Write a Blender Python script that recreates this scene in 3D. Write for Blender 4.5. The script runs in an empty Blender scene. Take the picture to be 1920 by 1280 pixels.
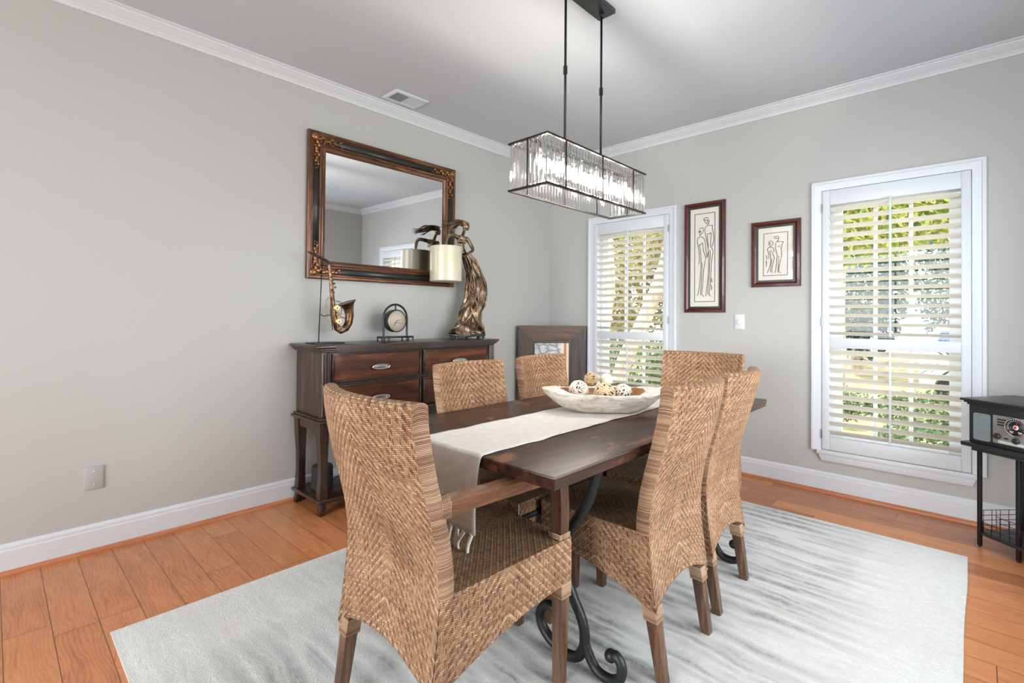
import bpy, bmesh, math, random
from mathutils import Vector, Matrix, noise as mnoise
PI = math.pi
random.seed(7)
SC = bpy.context.scene
COL = SC.collection

# ------------------------------------------------------------------ helpers
class MB:
    """collects shapes into one mesh"""
    def __init__(s):
        s.bm = bmesh.new(); s.uv = s.bm.loops.layers.uv.new('UVMap')
    def _bevel(s, geomv, w, seg):
        es = set()
        for v in geomv: es.update(v.link_edges)
        bmesh.ops.bevel(s.bm, geom=list(es), offset=w, segments=seg, profile=0.5, affect='EDGES', clamp_overlap=True)
    def hexa(s, pts, bevel=0, seg=2):
        vs = [s.bm.verts.new(p) for p in pts]
        for f in ((0,3,2,1),(4,5,6,7),(0,1,5,4),(1,2,6,5),(2,3,7,6),(3,0,4,7)):
            s.bm.faces.new([vs[i] for i in f])
        if bevel: s._bevel(vs, bevel, seg)
    def box(s, a, b, bevel=0, seg=2, m=None):
        x0,y0,z0 = a; x1,y1,z1 = b
        if x0>x1: x0,x1=x1,x0
        if y0>y1: y0,y1=y1,y0
        if z0>z1: z0,z1=z1,z0
        p = [Vector(q) for q in ((x0,y0,z0),(x1,y0,z0),(x1,y1,z0),(x0,y1,z0),(x0,y0,z1),(x1,y0,z1),(x1,y1,z1),(x0,y1,z1))]
        if m: p = [m @ q for q in p]
        s.hexa(p, bevel, seg)
    def tube(s, path, rad, n=10, cap=True, flat=1.0, up=None, closed=False):
        P = [Vector(p) for p in path]; N = len(P)
        R = rad if isinstance(rad, (list, tuple)) else [rad]*N
        T = []
        for i in range(N):
            a = P[i-1] if (i>0 or closed) else P[i]; b = P[(i+1)%N] if (i<N-1 or closed) else P[i]
            t = (b-a); T.append(t.normalized() if t.length>1e-9 else Vector((0,0,1)))
        u = Vector(up) if up else (Vector((0,0,1)) if abs(T[0].z)<.9 else Vector((1,0,0)))
        u = (u - T[0]*u.dot(T[0])).normalized(); rings = []; L = 0
        for i in range(N):
            if i: L += (P[i]-P[i-1]).length
            u = (u - T[i]*u.dot(T[i]));  u = u.normalized() if u.length>1e-6 else T[i].orthogonal().normalized()
            w = T[i].cross(u)
            rings.append(([s.bm.verts.new(P[i] + u*math.cos(2*PI*k/n)*R[i] + w*math.sin(2*PI*k/n)*R[i]*flat) for k in range(n)], L))
        M = N if closed else N-1
        for i in range(M):
            A,la = rings[i]; B,lb = rings[(i+1)%N]
            for k in range(n):
                f = s.bm.faces.new((A[k],A[(k+1)%n],B[(k+1)%n],B[k]))
                for l,q in zip(f.loops, ((k,la),(k+1,la),(k+1,lb),(k,lb))): l[s.uv].uv = (q[0]/n*.06, q[1])
                f.smooth = True
        if cap and not closed:
            s.bm.faces.new(list(reversed(rings[0][0]))); s.bm.faces.new(rings[-1][0])
    def cyl(s, a, b, r, r2=None, n=20, bevel=0):
        s.tube([a,b], [r, r if r2 is None else r2], n)
    def lathe(s, prof, c=(0,0,0), n=32, axis='z', sy=1.0):
        c = Vector(c); rings = []
        for r,z in prof:
            ring = []
            for k in range(n):
                a = 2*PI*k/n; x,y = r*math.cos(a), r*math.sin(a)*sy
                p = {'z':Vector((x,y,z)),'y':Vector((x,z,y)),'x':Vector((z,x,y))}[axis]
                ring.append(s.bm.verts.new(c+p))
            rings.append(ring)
        for A,B in zip(rings, rings[1:]):
            for k in range(n):
                f = s.bm.faces.new((A[k],A[(k+1)%n],B[(k+1)%n],B[k])); f.smooth=True
        if prof[0][0]>1e-6: s.bm.faces.new(rings[0])
        if prof[-1][0]>1e-6: s.bm.faces.new(rings[-1])
    def grid(s, fn, nu, nv, uvfn=None, smooth=True, closeu=False):
        V = [[s.bm.verts.new(fn(i/nu, j/nv)) for i in range(nu if closeu else nu+1)] for j in range(nv+1)]
        for j in range(nv):
            for i in range(nu):
                i2 = (i+1) % nu if closeu else i+1
                try: f = s.bm.faces.new((V[j][i],V[j][i2],V[j+1][i2],V[j+1][i]))
                except ValueError: continue
                f.smooth = smooth
                if uvfn:
                    for l,(a,b) in zip(f.loops, ((i,j),(i+1,j),(i+1,j+1),(i,j+1))): l[s.uv].uv = uvfn(a/nu, b/nv)
        return V
    def prism(s, poly, fn, d0, d1, bevel=0, seg=2):
        """poly 2d points, fn(u,v,d)->3d"""
        A = [s.bm.verts.new(fn(u,v,d0)) for u,v in poly]; B = [s.bm.verts.new(fn(u,v,d1)) for u,v in poly]
        n = len(poly)
        s.bm.faces.new(list(reversed(A))); s.bm.faces.new(B)
        for i in range(n): s.bm.faces.new((A[i],A[(i+1)%n],B[(i+1)%n],B[i]))
        if bevel: s._bevel(A+B, bevel, seg)
    def sphere(s, c, r, sc=(1,1,1), sub=2):
        res = bmesh.ops.create_icosphere(s.bm, subdivisions=sub, radius=r, matrix=Matrix.Translation(c) @ Matrix.Diagonal((*sc,1)))
        for v in res['verts']:
            for f in v.link_faces: f.smooth = True
    def frame(s, prof, y0, y1, z0, z1, fn):
        """mitred rectangular moulding. prof: (inset, depth) closed polygon; fn(u,v,depth)->3d"""
        rings = []
        for cu,cv,su,sv in ((y0,z0,1,1),(y1,z0,-1,1),(y1,z1,-1,-1),(y0,z1,1,-1)):
            rings.append([s.bm.verts.new(fn(cu+su*w, cv+sv*w, d)) for w,d in prof])
        n = len(prof)
        for i in range(4):
            A,B = rings[i], rings[(i+1)%4]
            for k in range(n):
                s.bm.faces.new((A[k],A[(k+1)%n],B[(k+1)%n],B[k])).material_index = i%2
    def build(s, name, mat, parent=None, smooth=None, org=None, sol=None, sub=0, mat2=None):
        o_ = org
        if o_ is None and parent is not None: o_ = parent.get('_o')
        if o_ is not None:
            bmesh.ops.translate(s.bm, verts=s.bm.verts, vec=-Vector(o_))
        bmesh.ops.recalc_face_normals(s.bm, faces=s.bm.faces)
        me = bpy.data.meshes.new(name); s.bm.to_mesh(me); s.bm.free()
        if mat: me.materials.append(mat); me.materials.append(mat2 or mat)
        if smooth is not None:
            me.set_sharp_from_angle(angle=smooth)
            for p in me.polygons: p.use_smooth = True
        ob = bpy.data.objects.new(name, me); COL.objects.link(ob)
        if parent is not None: ob.parent = parent
        if sol:
            md = ob.modifiers.new('thick','SOLIDIFY'); md.thickness = sol; md.offset = 0
        if sub:
            md = ob.modifiers.new('sub','SUBSURF'); md.levels = sub; md.render_levels = sub
        return ob
SM = math.radians(35)

def tag(o, label=None, cat=None, group=None, kind=None):
    if label: o['label'] = label
    if cat: o['category'] = cat
    if group: o['group'] = group
    if kind: o['kind'] = kind
    return o
ROOTS = []
def thing(name, label, cat, loc=(0,0,0), rz=0, group=None, world=False):
    """Empty at the base of a thing. world=True: its parts are written in room coordinates"""
    o = bpy.data.objects.new(name, None); COL.objects.link(o)
    o.location = loc; o.rotation_euler = (0,0,rz); o.empty_display_size = .05
    tag(o, label, cat, group)
    if world: o['_o'] = list(loc); ROOTS.append(o)
    return o
def struct(name, mb, mat, smooth=None, parent=None):
    o = mb.build(name, mat, parent, smooth)
    if parent is None: o['kind'] = 'structure'; 
    return o
def copy_tree(o, parent=None):
    c = o.copy(); COL.objects.link(c)
    if parent: c.parent = parent
    for ch in list(o.children): copy_tree(ch, c)
    return c

# ------------------------------------------------------------------ materials
class NT:
    def __init__(s, name):
        s.m = bpy.data.materials.new(name); s.m.use_nodes = True; s.t = s.m.node_tree
        s.b = s.t.nodes['Principled BSDF']; s.out = s.t.nodes['Material Output']
    def n(s, t, **k):
        nd = s.t.nodes.new(t)
        for a,v in k.items(): setattr(nd,a,v)
        return nd
    def l(s, a, b): s.t.links.new(a,b)
    def put(s, sock, v):
        if isinstance(v, bpy.types.NodeSocket): s.l(v, sock)
        elif v is not None: sock.default_value = v
    def M(s, op, a, b=None, c=None, clamp=False):
        nd = s.n('ShaderNodeMath', operation=op); nd.use_clamp = clamp
        for i,v in enumerate((a,b,c)): 
            if v is not None: s.put(nd.inputs[i], v)
        return nd.outputs[0]
    def coord(s, kind='Object', scale=(1,1,1), rot=(0,0,0), loc=(0,0,0)):
        tc = s.n('ShaderNodeTexCoord'); mp = s.n('ShaderNodeMapping')
        mp.inputs['Scale'].default_value = scale; mp.inputs['Rotation'].default_value = rot; mp.inputs['Location'].default_value = loc
        s.l(tc.outputs[kind], mp.inputs['Vector']); return mp.outputs[0]
    def noise(s, vec, scale=5, detail=4, rough=.55, dist=0, out='Fac'):
        nd = s.n('ShaderNodeTexNoise'); s.l(vec, nd.inputs['Vector'])
        nd.inputs['Scale'].default_value = scale; nd.inputs['Detail'].default_value = detail
        nd.inputs['Roughness'].default_value = rough; nd.inputs['Distortion'].default_value = dist
        return nd.outputs[out]
    def ramp(s, fac, stops, interp='LINEAR'):
        nd = s.n('ShaderNodeValToRGB'); s.l(fac, nd.inputs[0]); cr = nd.color_ramp; cr.interpolation = interp
        while len(cr.elements) < len(stops): cr.elements.new(.5)
        for e,(p,c) in zip(cr.elements, stops): e.position = p; e.color = (*c[:3],1) if len(c)<4 else c
        return nd.outputs[0]
    def mix(s, fac, a, b, blend='MIX'):
        nd = s.n('ShaderNodeMix', data_type='RGBA', blend_type=blend)
        s.put(nd.inputs[0], fac)
        for i,v in ((6,a),(7,b)):
            if isinstance(v, tuple): v = (*v[:3],1)
            s.put(nd.inputs[i], v)
        return nd.outputs[2]
    def bump(s, h, strength=.3, dist=.01):
        nd = s.n('ShaderNodeBump'); nd.inputs['Strength'].default_value = strength; nd.inputs['Distance'].default_value = dist
        s.l(h, nd.inputs['Height']); s.l(nd.outputs[0], s.b.inputs['Normal'])
    def set(s, col=None, rough=None, metal=None, **k):
        if col is not None: s.put(s.b.inputs['Base Color'], (*col[:3],1) if isinstance(col, tuple) else col)
        if rough is not None: s.put(s.b.inputs['Roughness'], rough)
        if metal is not None: s.b.inputs['Metallic'].default_value = metal
        for a,v in k.items(): s.put(s.b.inputs[a.replace('_',' ')], v)
        return s.m

def lin(r,g,b):
    f = lambda c: (c/255/12.92) if c<=10.3 else ((c/255+.055)/1.055)**2.4
    return (f(r),f(g),f(b))

def mat_plain(name, col, rough=.5, metal=0, var=.06, nscale=8, bump=0, bscale=60, **k):
    t = NT(name); v = t.coord()
    n = t.noise(v, nscale, 3)
    c = t.mix(t.M('MULTIPLY', n, 1.0), tuple(x*(1-var) for x in col), tuple(min(1,x*(1+var)) for x in col))
    if bump: t.bump(t.noise(v, bscale, 3), bump, .004)
    return t.set(c, rough, metal, **k)

def mat_wood(name, dark, mid, light, axis='x', rough=.4, scale=1.0, bump=.08, coat=0.0):
    t = NT(name)
    sc = {'x':(1.2,14,14),'y':(14,1.2,14),'z':(14,14,1.2)}[axis]
    v = t.coord(scale=tuple(q*scale for q in sc))
    n = t.noise(v, 2.2, 6, .62, .8)
    n2 = t.noise(t.coord(scale=tuple(q*scale*4 for q in sc)), 3, 3, .6)
    f = t.M('ADD', t.M('MULTIPLY', n, .8), t.M('MULTIPLY', n2, .25))
    c = t.ramp(f, [(.3,dark),(.52,mid),(.75,light)])
    t.bump(n2, bump, .002)
    return t.set(c, t.M('ADD', t.M('MULTIPLY', n2, .2), rough-.1), 0, Coat_Weight=coat)

def mat_weave(name, s=.0046, per=6, cols=None, wash=.0, wrap=False, rough=.5):
    """twill woven rattan on metric UVs, mirrored about u=0 (or parallel binding if wrap)"""
    t = NT(name)
    cols = cols or [(.14,lin(84,54,38)),(.36,lin(150,108,76)),(.60,lin(196,154,114)),(.85,lin(232,202,166))]
    uv = t.n('ShaderNodeTexCoord').outputs['UV']; sp = t.n('ShaderNodeSeparateXYZ'); t.l(uv, sp.inputs[0])
    if wrap:
        V = t.M('DIVIDE', sp.outputs[1], s); j = t.M('FLOOR', V); fv = t.M('SUBTRACT', V, j)
        e = t.M('SUBTRACT', t.M('MULTIPLY', fv, 2.0), 1.0)
        H = t.M('SQRT', t.M('SUBTRACT', 1.0, t.M('MULTIPLY', t.M('MULTIPLY', e, e), .96)))
        cv = t.n('ShaderNodeCombineXYZ'); t.l(j, cv.inputs[0]); cv.inputs[1].default_value = 3.3
    else:
        U = t.M('DIVIDE', t.M('ABSOLUTE', sp.outputs[0]), s); V = t.M('ADD', t.M('DIVIDE', sp.outputs[1], s), 600.0)
        i = t.M('FLOOR', U); j = t.M('FLOOR', V); fu = t.M('SUBTRACT', U, i); fv = t.M('SUBTRACT', V, j)
        hp = t.M('FLOORED_MODULO', t.M('ADD', U, j), float(per)); vp = t.M('FLOORED_MODULO', t.M('ADD', V, i), float(per))
        tw = t.M('FLOORED_MODULO', t.M('ADD', i, j), float(per))
        over = t.M('LESS_THAN', tw, per/2)
        def prof(f): 
            e = t.M('SUBTRACT', t.M('MULTIPLY', f, 2.0), 1.0)
            return t.M('SQRT', t.M('SUBTRACT', 1.0, t.M('MULTIPLY', t.M('MULTIPLY', e, e), .96)))
        ph = t.M('DIVIDE', hp, per/2); pv = t.M('DIVIDE', t.M('SUBTRACT', vp, per/2), per/2)
        sh = t.M('SINE', t.M('MULTIPLY', ph, PI)); sv = t.M('SINE', t.M('MULTIPLY', pv, PI))
        hh = t.M('MULTIPLY', prof(fv), t.M('ADD', t.M('MULTIPLY', sh, .65), .35)); hv = t.M('MULTIPLY', prof(fu), t.M('ADD', t.M('MULTIPLY', sv, .65), .35))
        mx = lambda a,b: t.M('ADD', t.M('MULTIPLY', a, over), t.M('MULTIPLY', b, t.M('SUBTRACT', 1.0, over)))
        H = mx(hh, hv)
        k1 = mx(j, i); k2 = mx(t.M('FLOOR', t.M('DIVIDE', t.M('ADD',U,j), float(per))), t.M('FLOOR', t.M('DIVIDE', t.M('ADD',V,i), float(per))))
        cv = t.n('ShaderNodeCombineXYZ'); t.l(k1, cv.inputs[0]); t.l(k2, cv.inputs[1]); t.l(over, cv.inputs[2])
    wn = t.n('ShaderNodeTexWhiteNoise', noise_dimensions='3D'); t.l(cv.outputs[0], wn.inputs['Vector'])
    big = t.noise(t.coord('Object'), 9, 2, .5)
    if wrap: r = t.M('ADD', t.M('MULTIPLY', wn.outputs['Value'], .38), t.M('MULTIPLY', big, .5))
    else:
        c1 = t.n('ShaderNodeCombineXYZ'); t.l(k1, c1.inputs[0]); t.l(over, c1.inputs[1]); t.l(t.M('FLOOR', t.M('DIVIDE', k2, 4.0)), c1.inputs[2])
        w1 = t.n('ShaderNodeTexWhiteNoise', noise_dimensions='3D'); t.l(c1.outputs[0], w1.inputs['Vector'])
        r = t.M('ADD', t.M('MULTIPLY', w1.outputs['Value'], .30), t.M('MULTIPLY', wn.outputs['Value'], .14))
        r = t.M('ADD', r, t.M('MULTIPLY', big, .38)); r = t.M('ADD', r, t.M('MULTIPLY', over, .17)); r = t.M('ADD', r, -.03)
    c = t.ramp(r, cols)
    groove_shade = t.M('MULTIPLY', t.M('POWER', t.M('SUBTRACT', 1.0, H), 1.6), .85, clamp=True)  # crevice shade between the strands, painted into the colour
    c = t.mix(groove_shade, c, tuple(x*.22 for x in lin(120,74,44)))
    t.bump(H, 1.0, s*.8)
    return t.set(c, rough, 0)

WHITE = mat_plain('white_trim_paint', (.66,.69,.72), .38, var=.01)
CROWN = mat_plain('white_crown_paint', (.635,.65,.665), .5, var=.01)
WALL = mat_plain('warm_grey_wall_paint', (.468,.464,.442), .7, var=.012, nscale=2, bump=.03, bscale=220)
CEIL = mat_plain('ceiling_paint', (.55,.575,.60), .85, var=.01, nscale=2)
BLACK = mat_plain('black_metal', (.012,.012,.012), .42, .3, var=.2)
BLACKP = mat_plain('black_paint', (.018,.020,.021), .35, 0, var=.3, bump=.05)
IRON = mat_plain('wrought_iron', (.018,.02,.019), .42, .35, var=.35, nscale=30, bump=.25, bscale=70)
CHROME = mat_plain('brushed_nickel', (.62,.62,.62), .22, 1.0, var=.05)
BRONZE = (lambda t: t.set(t.ramp(t.noise(t.coord(), 16, 4, .6), [(.3,lin(66,52,38)),(.5,lin(124,104,78)),(.72,lin(184,164,132))]), .38, .75))(NT('aged_bronze'))
DRESS = (lambda t: t.set(t.ramp(t.noise(t.coord(), 13, 4, .6), [(.3,lin(44,32,24)),(.5,lin(112,90,68)),(.7,lin(200,174,146))]), .36, .7))(NT('bronze_robe'))
SAXM = (lambda t: t.set(t.ramp(t.noise(t.coord(), 22, 4, .6), [(.3,lin(50,30,20)),(.5,lin(110,78,52)),(.72,lin(150,140,118))]), .36, .8))(NT('sax_patina'))
BRASS = mat_plain('pale_brass', lin(196,176,120), .35, .8, var=.15)
DKWOOD = {a: mat_wood('espresso_wood_'+a, lin(22,13,9), lin(46,28,20), lin(82,52,35), a, .34, 1, .05, .25) for a in 'xyz'}
DKWOOD2 = mat_wood('espresso_wood_shadow', lin(30,20,16), lin(58,42,34), lin(94,72,60), 'z', .42, 1, .05, .1)  # slightly paler, greyer espresso for the case and apron
DKBEAD = mat_plain('espresso_bead', lin(58,40,32), .22, var=.1, Coat_Weight=.4)
DRAWER = mat_wood('espresso_drawer_wood', lin(34,16,9), lin(76,40,23), lin(122,70,40), 'y', .42, .55, .03, .0)
DRAWER.node_tree.nodes['Principled BSDF'].inputs['Specular IOR Level'].default_value = .3
LEGW = mat_wood('acacia_leg_wood', lin(44,28,20), lin(86,58,40), lin(134,100,72), 'z', .36, .8, .08, .15)
ARMW = mat_wood('acacia_arm_wood', lin(66,42,30), lin(112,76,54), lin(160,120,90), 'y', .24, .8, .04, .5)
FRMW = mat_wood('rustic_frame_wood', lin(44,34,30), lin(84,62,48), lin(132,92,62), 'x', .5, .7, .15)
CHERRYX = mat_wood('cherry_frame_wood_rail', lin(44,14,12), lin(76,26,22), lin(104,44,36), 'x', .35, 1, .03, .3)
FRMZ = mat_wood('rustic_frame_wood_upright', lin(36,32,32), lin(66,56,52), lin(104,82,66), 'z', .5, .7, .15)
CHERRY = mat_wood('cherry_frame_wood', lin(44,14,12), lin(76,26,22), lin(104,44,36), 'z', .35, 1, .03, .3)
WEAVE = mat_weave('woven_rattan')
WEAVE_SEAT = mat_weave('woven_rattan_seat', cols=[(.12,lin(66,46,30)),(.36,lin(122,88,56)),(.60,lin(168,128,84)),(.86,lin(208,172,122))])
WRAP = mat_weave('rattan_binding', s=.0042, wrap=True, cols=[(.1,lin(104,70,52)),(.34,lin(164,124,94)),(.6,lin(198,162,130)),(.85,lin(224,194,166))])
GLASS = NT('clear_glass')
def mk_pane(name, tint=(1,1,1), k=1.0):
    t = NT(name); t.t.nodes.remove(t.b)
    tr = t.n('ShaderNodeBsdfTransparent'); tr.inputs[0].default_value = (*tint,1)
    gl = t.n('ShaderNodeBsdfGlossy'); gl.inputs['Roughness'].default_value = .02
    fr = t.n('ShaderNodeLayerWeight'); fr.inputs['Blend'].default_value = .5; fz = t.M('ADD', t.M('MULTIPLY', t.M('POWER', fr.outputs['Facing'], 5.0), .9), .045)
    mx = t.n('ShaderNodeMixShader'); t.l(t.M('MULTIPLY', fz, k, clamp=True), mx.inputs[0]); t.l(tr.outputs[0], mx.inputs[1]); t.l(gl.outputs[0], mx.inputs[2])
    t.l(mx.outputs[0], t.out.inputs[0]); return t.m
PANE = mk_pane('window_glass', (1,1,1), .45)
GLAZE = mk_pane('picture_glazing', (1,1,1), 1.0)
CRYSTAL = GLASS.set((.99,.99,1.0), .05, 0, Transmission_Weight=1.0, IOR=1.42)
_tr = GLASS.n('ShaderNodeBsdfTransparent'); _mx = GLASS.n('ShaderNodeMixShader'); _mx.inputs[0].default_value = .42
GLASS.l(GLASS.b.outputs[0], _mx.inputs[1]); GLASS.l(_tr.outputs[0], _mx.inputs[2]); GLASS.l(_mx.outputs[0], GLASS.out.inputs[0])
MIRROR = NT('mirror_silver').set((.90,.905,.91), .0, 1.0)
HINGE = mat_plain('hinge_steel', (.28,.28,.29), .35, .8, var=.05)
LOUV = mat_plain('louver_paint', (.74,.71,.64), .4, var=.01)
JAMB = mat_plain('jamb_paint', (.85,.86,.87), .4, var=.01)
PAPER = mat_plain('cream_paper', lin(226,222,212), .8, var=.02)
MAT2 = mat_plain('cream_mat_board', lin(232,228,218), .8, var=.01)
INK = mat_plain('black_ink', (.02,.02,.02), .7)
CLOTH = NT('ivory_cotton')
CLOTH.bump(CLOTH.noise(CLOTH.coord(scale=(380,380,60)), 3, 2), .25, .002)
CLOTH = CLOTH.set(CLOTH.ramp(CLOTH.noise(CLOTH.coord(), 30, 3), [(.3,lin(204,199,192)),(.7,lin(218,213,206))]), .9, 0, Sheen_Weight=.2)
def emis(name, col, s):
    t = NT(name); t.set((.9,.88,.8), .4); t.b.inputs['Emission Color'].default_value = (*col,1); t.b.inputs['Emission Strength'].default_value = s; return t.m
BULB = emis('lit_bulb', (1,.88,.72), 9)

def mat_floor():
    t = NT('oak_plank_floor'); tc = t.n('ShaderNodeTexCoord'); sp = t.n('ShaderNodeSeparateXYZ'); t.l(tc.outputs['Object'], sp.inputs[0])
    W, L = .13, 1.15
    Y = t.M('DIVIDE', sp.outputs[1], W); j = t.M('FLOOR', Y); fy = t.M('SUBTRACT', Y, j)
    w1 = t.n('ShaderNodeTexWhiteNoise', noise_dimensions='1D'); t.l(j, w1.inputs['W'])
    X = t.M('ADD', t.M('DIVIDE', sp.outputs[0], L), t.M('MULTIPLY', w1.outputs['Value'], 7.0)); i = t.M('FLOOR', X); fx = t.M('SUBTRACT', X, i)
    cv = t.n('ShaderNodeCombineXYZ'); t.l(i, cv.inputs[0]); t.l(j, cv.inputs[1])
    w2 = t.n('ShaderNodeTexWhiteNoise', noise_dimensions='2D'); t.l(cv.outputs[0], w2.inputs['Vector'])
    # grain, shifted per plank
    va = t.n('ShaderNodeVectorMath', operation='MULTIPLY_ADD'); t.l(w2.outputs['Color'], va.inputs[0]); va.inputs[1].default_value = (9,9,9); t.l(tc.outputs['Object'], va.inputs[2])
    mp = t.n('ShaderNodeMapping'); mp.inputs['Scale'].default_value = (5,20,10); t.l(va.outputs[0], mp.inputs[0])
    g = t.noise(mp.outputs[0], 1.1, 4, .6, .9)
    wv = t.n('ShaderNodeTexWave', wave_type='BANDS', bands_direction='Y'); wv.inputs['Scale'].default_value = 4.5; wv.inputs['Distortion'].default_value = 22; wv.inputs['Detail'].default_value = 3; wv.inputs['Detail Scale'].default_value = .5
    mp2 = t.n('ShaderNodeMapping'); mp2.inputs['Scale'].default_value = (1.5,5,1); t.l(va.outputs[0], mp2.inputs[0]); t.l(mp2.outputs[0], wv.inputs[0])
    f = t.M('ADD', t.M('MULTIPLY', g, .62), t.M('MULTIPLY', wv.outputs['Fac'], .13))
    f = t.M('ADD', f, t.M('MULTIPLY', t.M('SUBTRACT', w2.outputs['Value'], .5), .28))
    c = t.ramp(f, [(.12,lin(146,88,54)),(.40,lin(192,124,78)),(.70,lin(210,146,98))])
    gap = t.M('MAXIMUM', t.M('LESS_THAN', fy, .022), t.M('LESS_THAN', fx, .0028))
    c = t.mix(t.M('MULTIPLY', gap, .8), c, lin(84,44,24))
    t.bump(t.M('SUBTRACT', t.M('MULTIPLY', g, .15), gap), .35, .003)
    return t.set(c, t.M('ADD', t.M('MULTIPLY', g, .12), .24), 0)
FLOOR = mat_floor()

def mat_rug():
    t = NT('ivory_grey_pile'); tc = t.n('ShaderNodeTexCoord'); sp = t.n('ShaderNodeSeparateXYZ'); t.l(tc.outputs['Object'], sp.inputs[0])
    X, Y = sp.outputs[0], sp.outputs[1]
    fine = t.noise(t.coord(), 190, 3, .75); mid = t.noise(t.coord(scale=(1,1.5,1)), 38, 4, .72)
    wob = t.noise(t.coord(scale=(1.4,2.2,1)), 1.6, 3, .55)
    def rows(pitch, off, thr, wdt, sx):
        yy = t.M('ADD', t.M('DIVIDE', t.M('ADD', Y, t.M('MULTIPLY', wob, .12)), pitch), off); rw = t.M('FLOOR', yy); fr = t.M('SUBTRACT', yy, rw)
        cv = t.n('ShaderNodeCombineXYZ'); t.l(t.M('MULTIPLY', X, sx), cv.inputs[0]); t.l(t.M('MULTIPLY', rw, 5.37), cv.inputs[1]); cv.inputs[2].default_value = off
        pres = t.ramp(t.noise(cv.outputs[0], 1.0, 3, .55), [(thr,(0,0,0)),(thr+.16,(1,1,1))])
        d = t.M('ABSOLUTE', t.M('SUBTRACT', fr, .5)); pr_ = t.M('SUBTRACT', 1.0, t.M('DIVIDE', d, wdt), clamp=True)
        return t.M('MULTIPLY', pres, t.M('POWER', pr_, .7))
    k = t.M('MAXIMUM', rows(.074, .0, .40, .46, 1.3), t.M('MULTIPLY', rows(.043, .31, .45, .46, 2.6), .85))
    zone = t.M('MULTIPLY', t.M('MULTIPLY', t.M('SUBTRACT', .98, X), 2.6, clamp=True), t.M('ADD', t.M('MULTIPLY', t.M('ADD', X, 1.15), .9, clamp=True), .12), clamp=True)
    patch = t.ramp(t.noise(t.coord(scale=(1.2,1.3,1), loc=(.7,.2,0)), 1.5, 3, .55), [(.34,(.45,.45,.45)),(.55,(1,1,1))])
    blot = t.ramp(t.M('ADD', t.M('MULTIPLY', mid, .75), t.M('MULTIPLY', fine, .35)), [(.40,(.22,.22,.22)),(.60,(1,1,1))])
    k = t.M('MULTIPLY', t.M('MULTIPLY', t.M('MULTIPLY', k, zone), patch), blot, clamp=True)
    base = t.ramp(t.M('ADD', t.M('MULTIPLY', fine, .55), t.M('MULTIPLY', mid, .45)), [(.32,lin(196,197,194)),(.66,lin(230,229,225))])
    beige = t.M('MULTIPLY', t.ramp(t.noise(t.coord(loc=(3,1,0)), 1.6, 3), [(.5,(0,0,0)),(.75,(1,1,1))]), .3)
    base = t.mix(beige, base, lin(208,201,186))
    c = t.mix(t.M('MULTIPLY', k, .92), base, lin(88,92,93))
    t.bump(t.M('ADD', t.M('ADD', t.M('MULTIPLY', fine, .7), t.M('MULTIPLY', mid, .8)), t.M('MULTIPLY', k, -.4)), .8, .006)
    return t.set(c, .95, 0, Sheen_Weight=.25)
RUG = mat_rug()

def mat_tabletop():
    t = NT('distressed_table_wood')
    g = t.noise(t.coord(scale=(16,1.3,16)), 2, 6, .62, .6)
    w = t.noise(t.coord(scale=(9,3.2,9), loc=(.3,.1,0)), 1.3, 5, .66, .5)
    c = t.ramp(g, [(.3,lin(34,20,16)),(.55,lin(62,38,28)),(.8,lin(92,58,42))])
    wear = t.ramp(w, [(.57,(0,0,0)),(.66,(1,1,1))])
    c = t.mix(t.M('MULTIPLY', wear, .6), c, lin(150,98,66))
    t.bump(t.M('ADD', t.M('MULTIPLY', w, .6), t.M('MULTIPLY', g, .3)), .18, .004)
    return t.set(c, t.M('ADD', t.M('MULTIPLY', w, .2), .28), 0, Coat_Weight=.0, Specular_IOR_Level=.36, Coat_Roughness=.15)
TABLE = mat_tabletop()
def mat_bowl():
    t = NT('whitewashed_wood')
    n = t.noise(t.coord(scale=(6,6,22)), 1.6, 6, .65, 1.2)
    c = t.ramp(n, [(.28,lin(140,124,110)),(.42,lin(206,196,184)),(.62,lin(238,232,222))])
    t.bump(n, .5, .006); return t.set(c, .75, 0)
BOWLM = mat_bowl()

def cr(pts, n=8):
    P = [Vector(p) for p in pts]; out = []
    for i in range(len(P)-1):
        p0=P[max(i-1,0)];p1=P[i];p2=P[i+1];p3=P[min(i+2,len(P)-1)]
        for k in range(n):
            t=k/n; out.append(.5*((2*p1)+(p2-p0)*t+(2*p0-5*p1+4*p2-p3)*t*t+(3*p1-p0-3*p2+p3)*t**3))
    return out+[P[-1]]
# ------------------------------------------------------------------ room shell
CE = 2.74; XR = 3.78; YF = -6.6; T = .14
def wallbox(mb, fixed, rects):
    """rects in (u0,u1,z0,z1) of a wall slab"""
    for u0,u1,z0,z1 in rects: mb.box(*fixed(u0,u1,z0,z1))
f_back = lambda u0,u1,z0,z1: ((u0,0,z0),(u1,T,z1))
m = MB(); wallbox(m, f_back, [(-T,.545,0,CE),(.545,1.31,0,.30),(.545,1.31,2.05,CE),(1.31,2.415,0,CE),(2.415,3.175,0,.30),(2.415,3.175,2.05,CE),(3.175,XR+T,0,CE)])
struct('wall_back', m, WALL)
m = MB(); m.box((-T,YF,0),(0,0,CE)); struct('wall_left', m, WALL)
f_right = lambda u0,u1,z0,z1: ((XR,u0,z0),(XR+T,u1,z1))
m = MB(); wallbox(m, f_right, [(-.70,0,0,CE),(-2.9,-.70,0,.45),(-2.9,-.70,2.0,CE),(YF,-2.9,0,CE)])
struct('wall_right', m, WALL)
f_front = lambda u0,u1,z0,z1: ((u0,YF-T,z0),(u1,YF,z1))
m = MB(); wallbox(m, f_front, [(-T,.5,0,CE),(.5,3.3,0,.1),(.5,3.3,2.35,CE),(3.3,XR+T,0,CE)])
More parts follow.
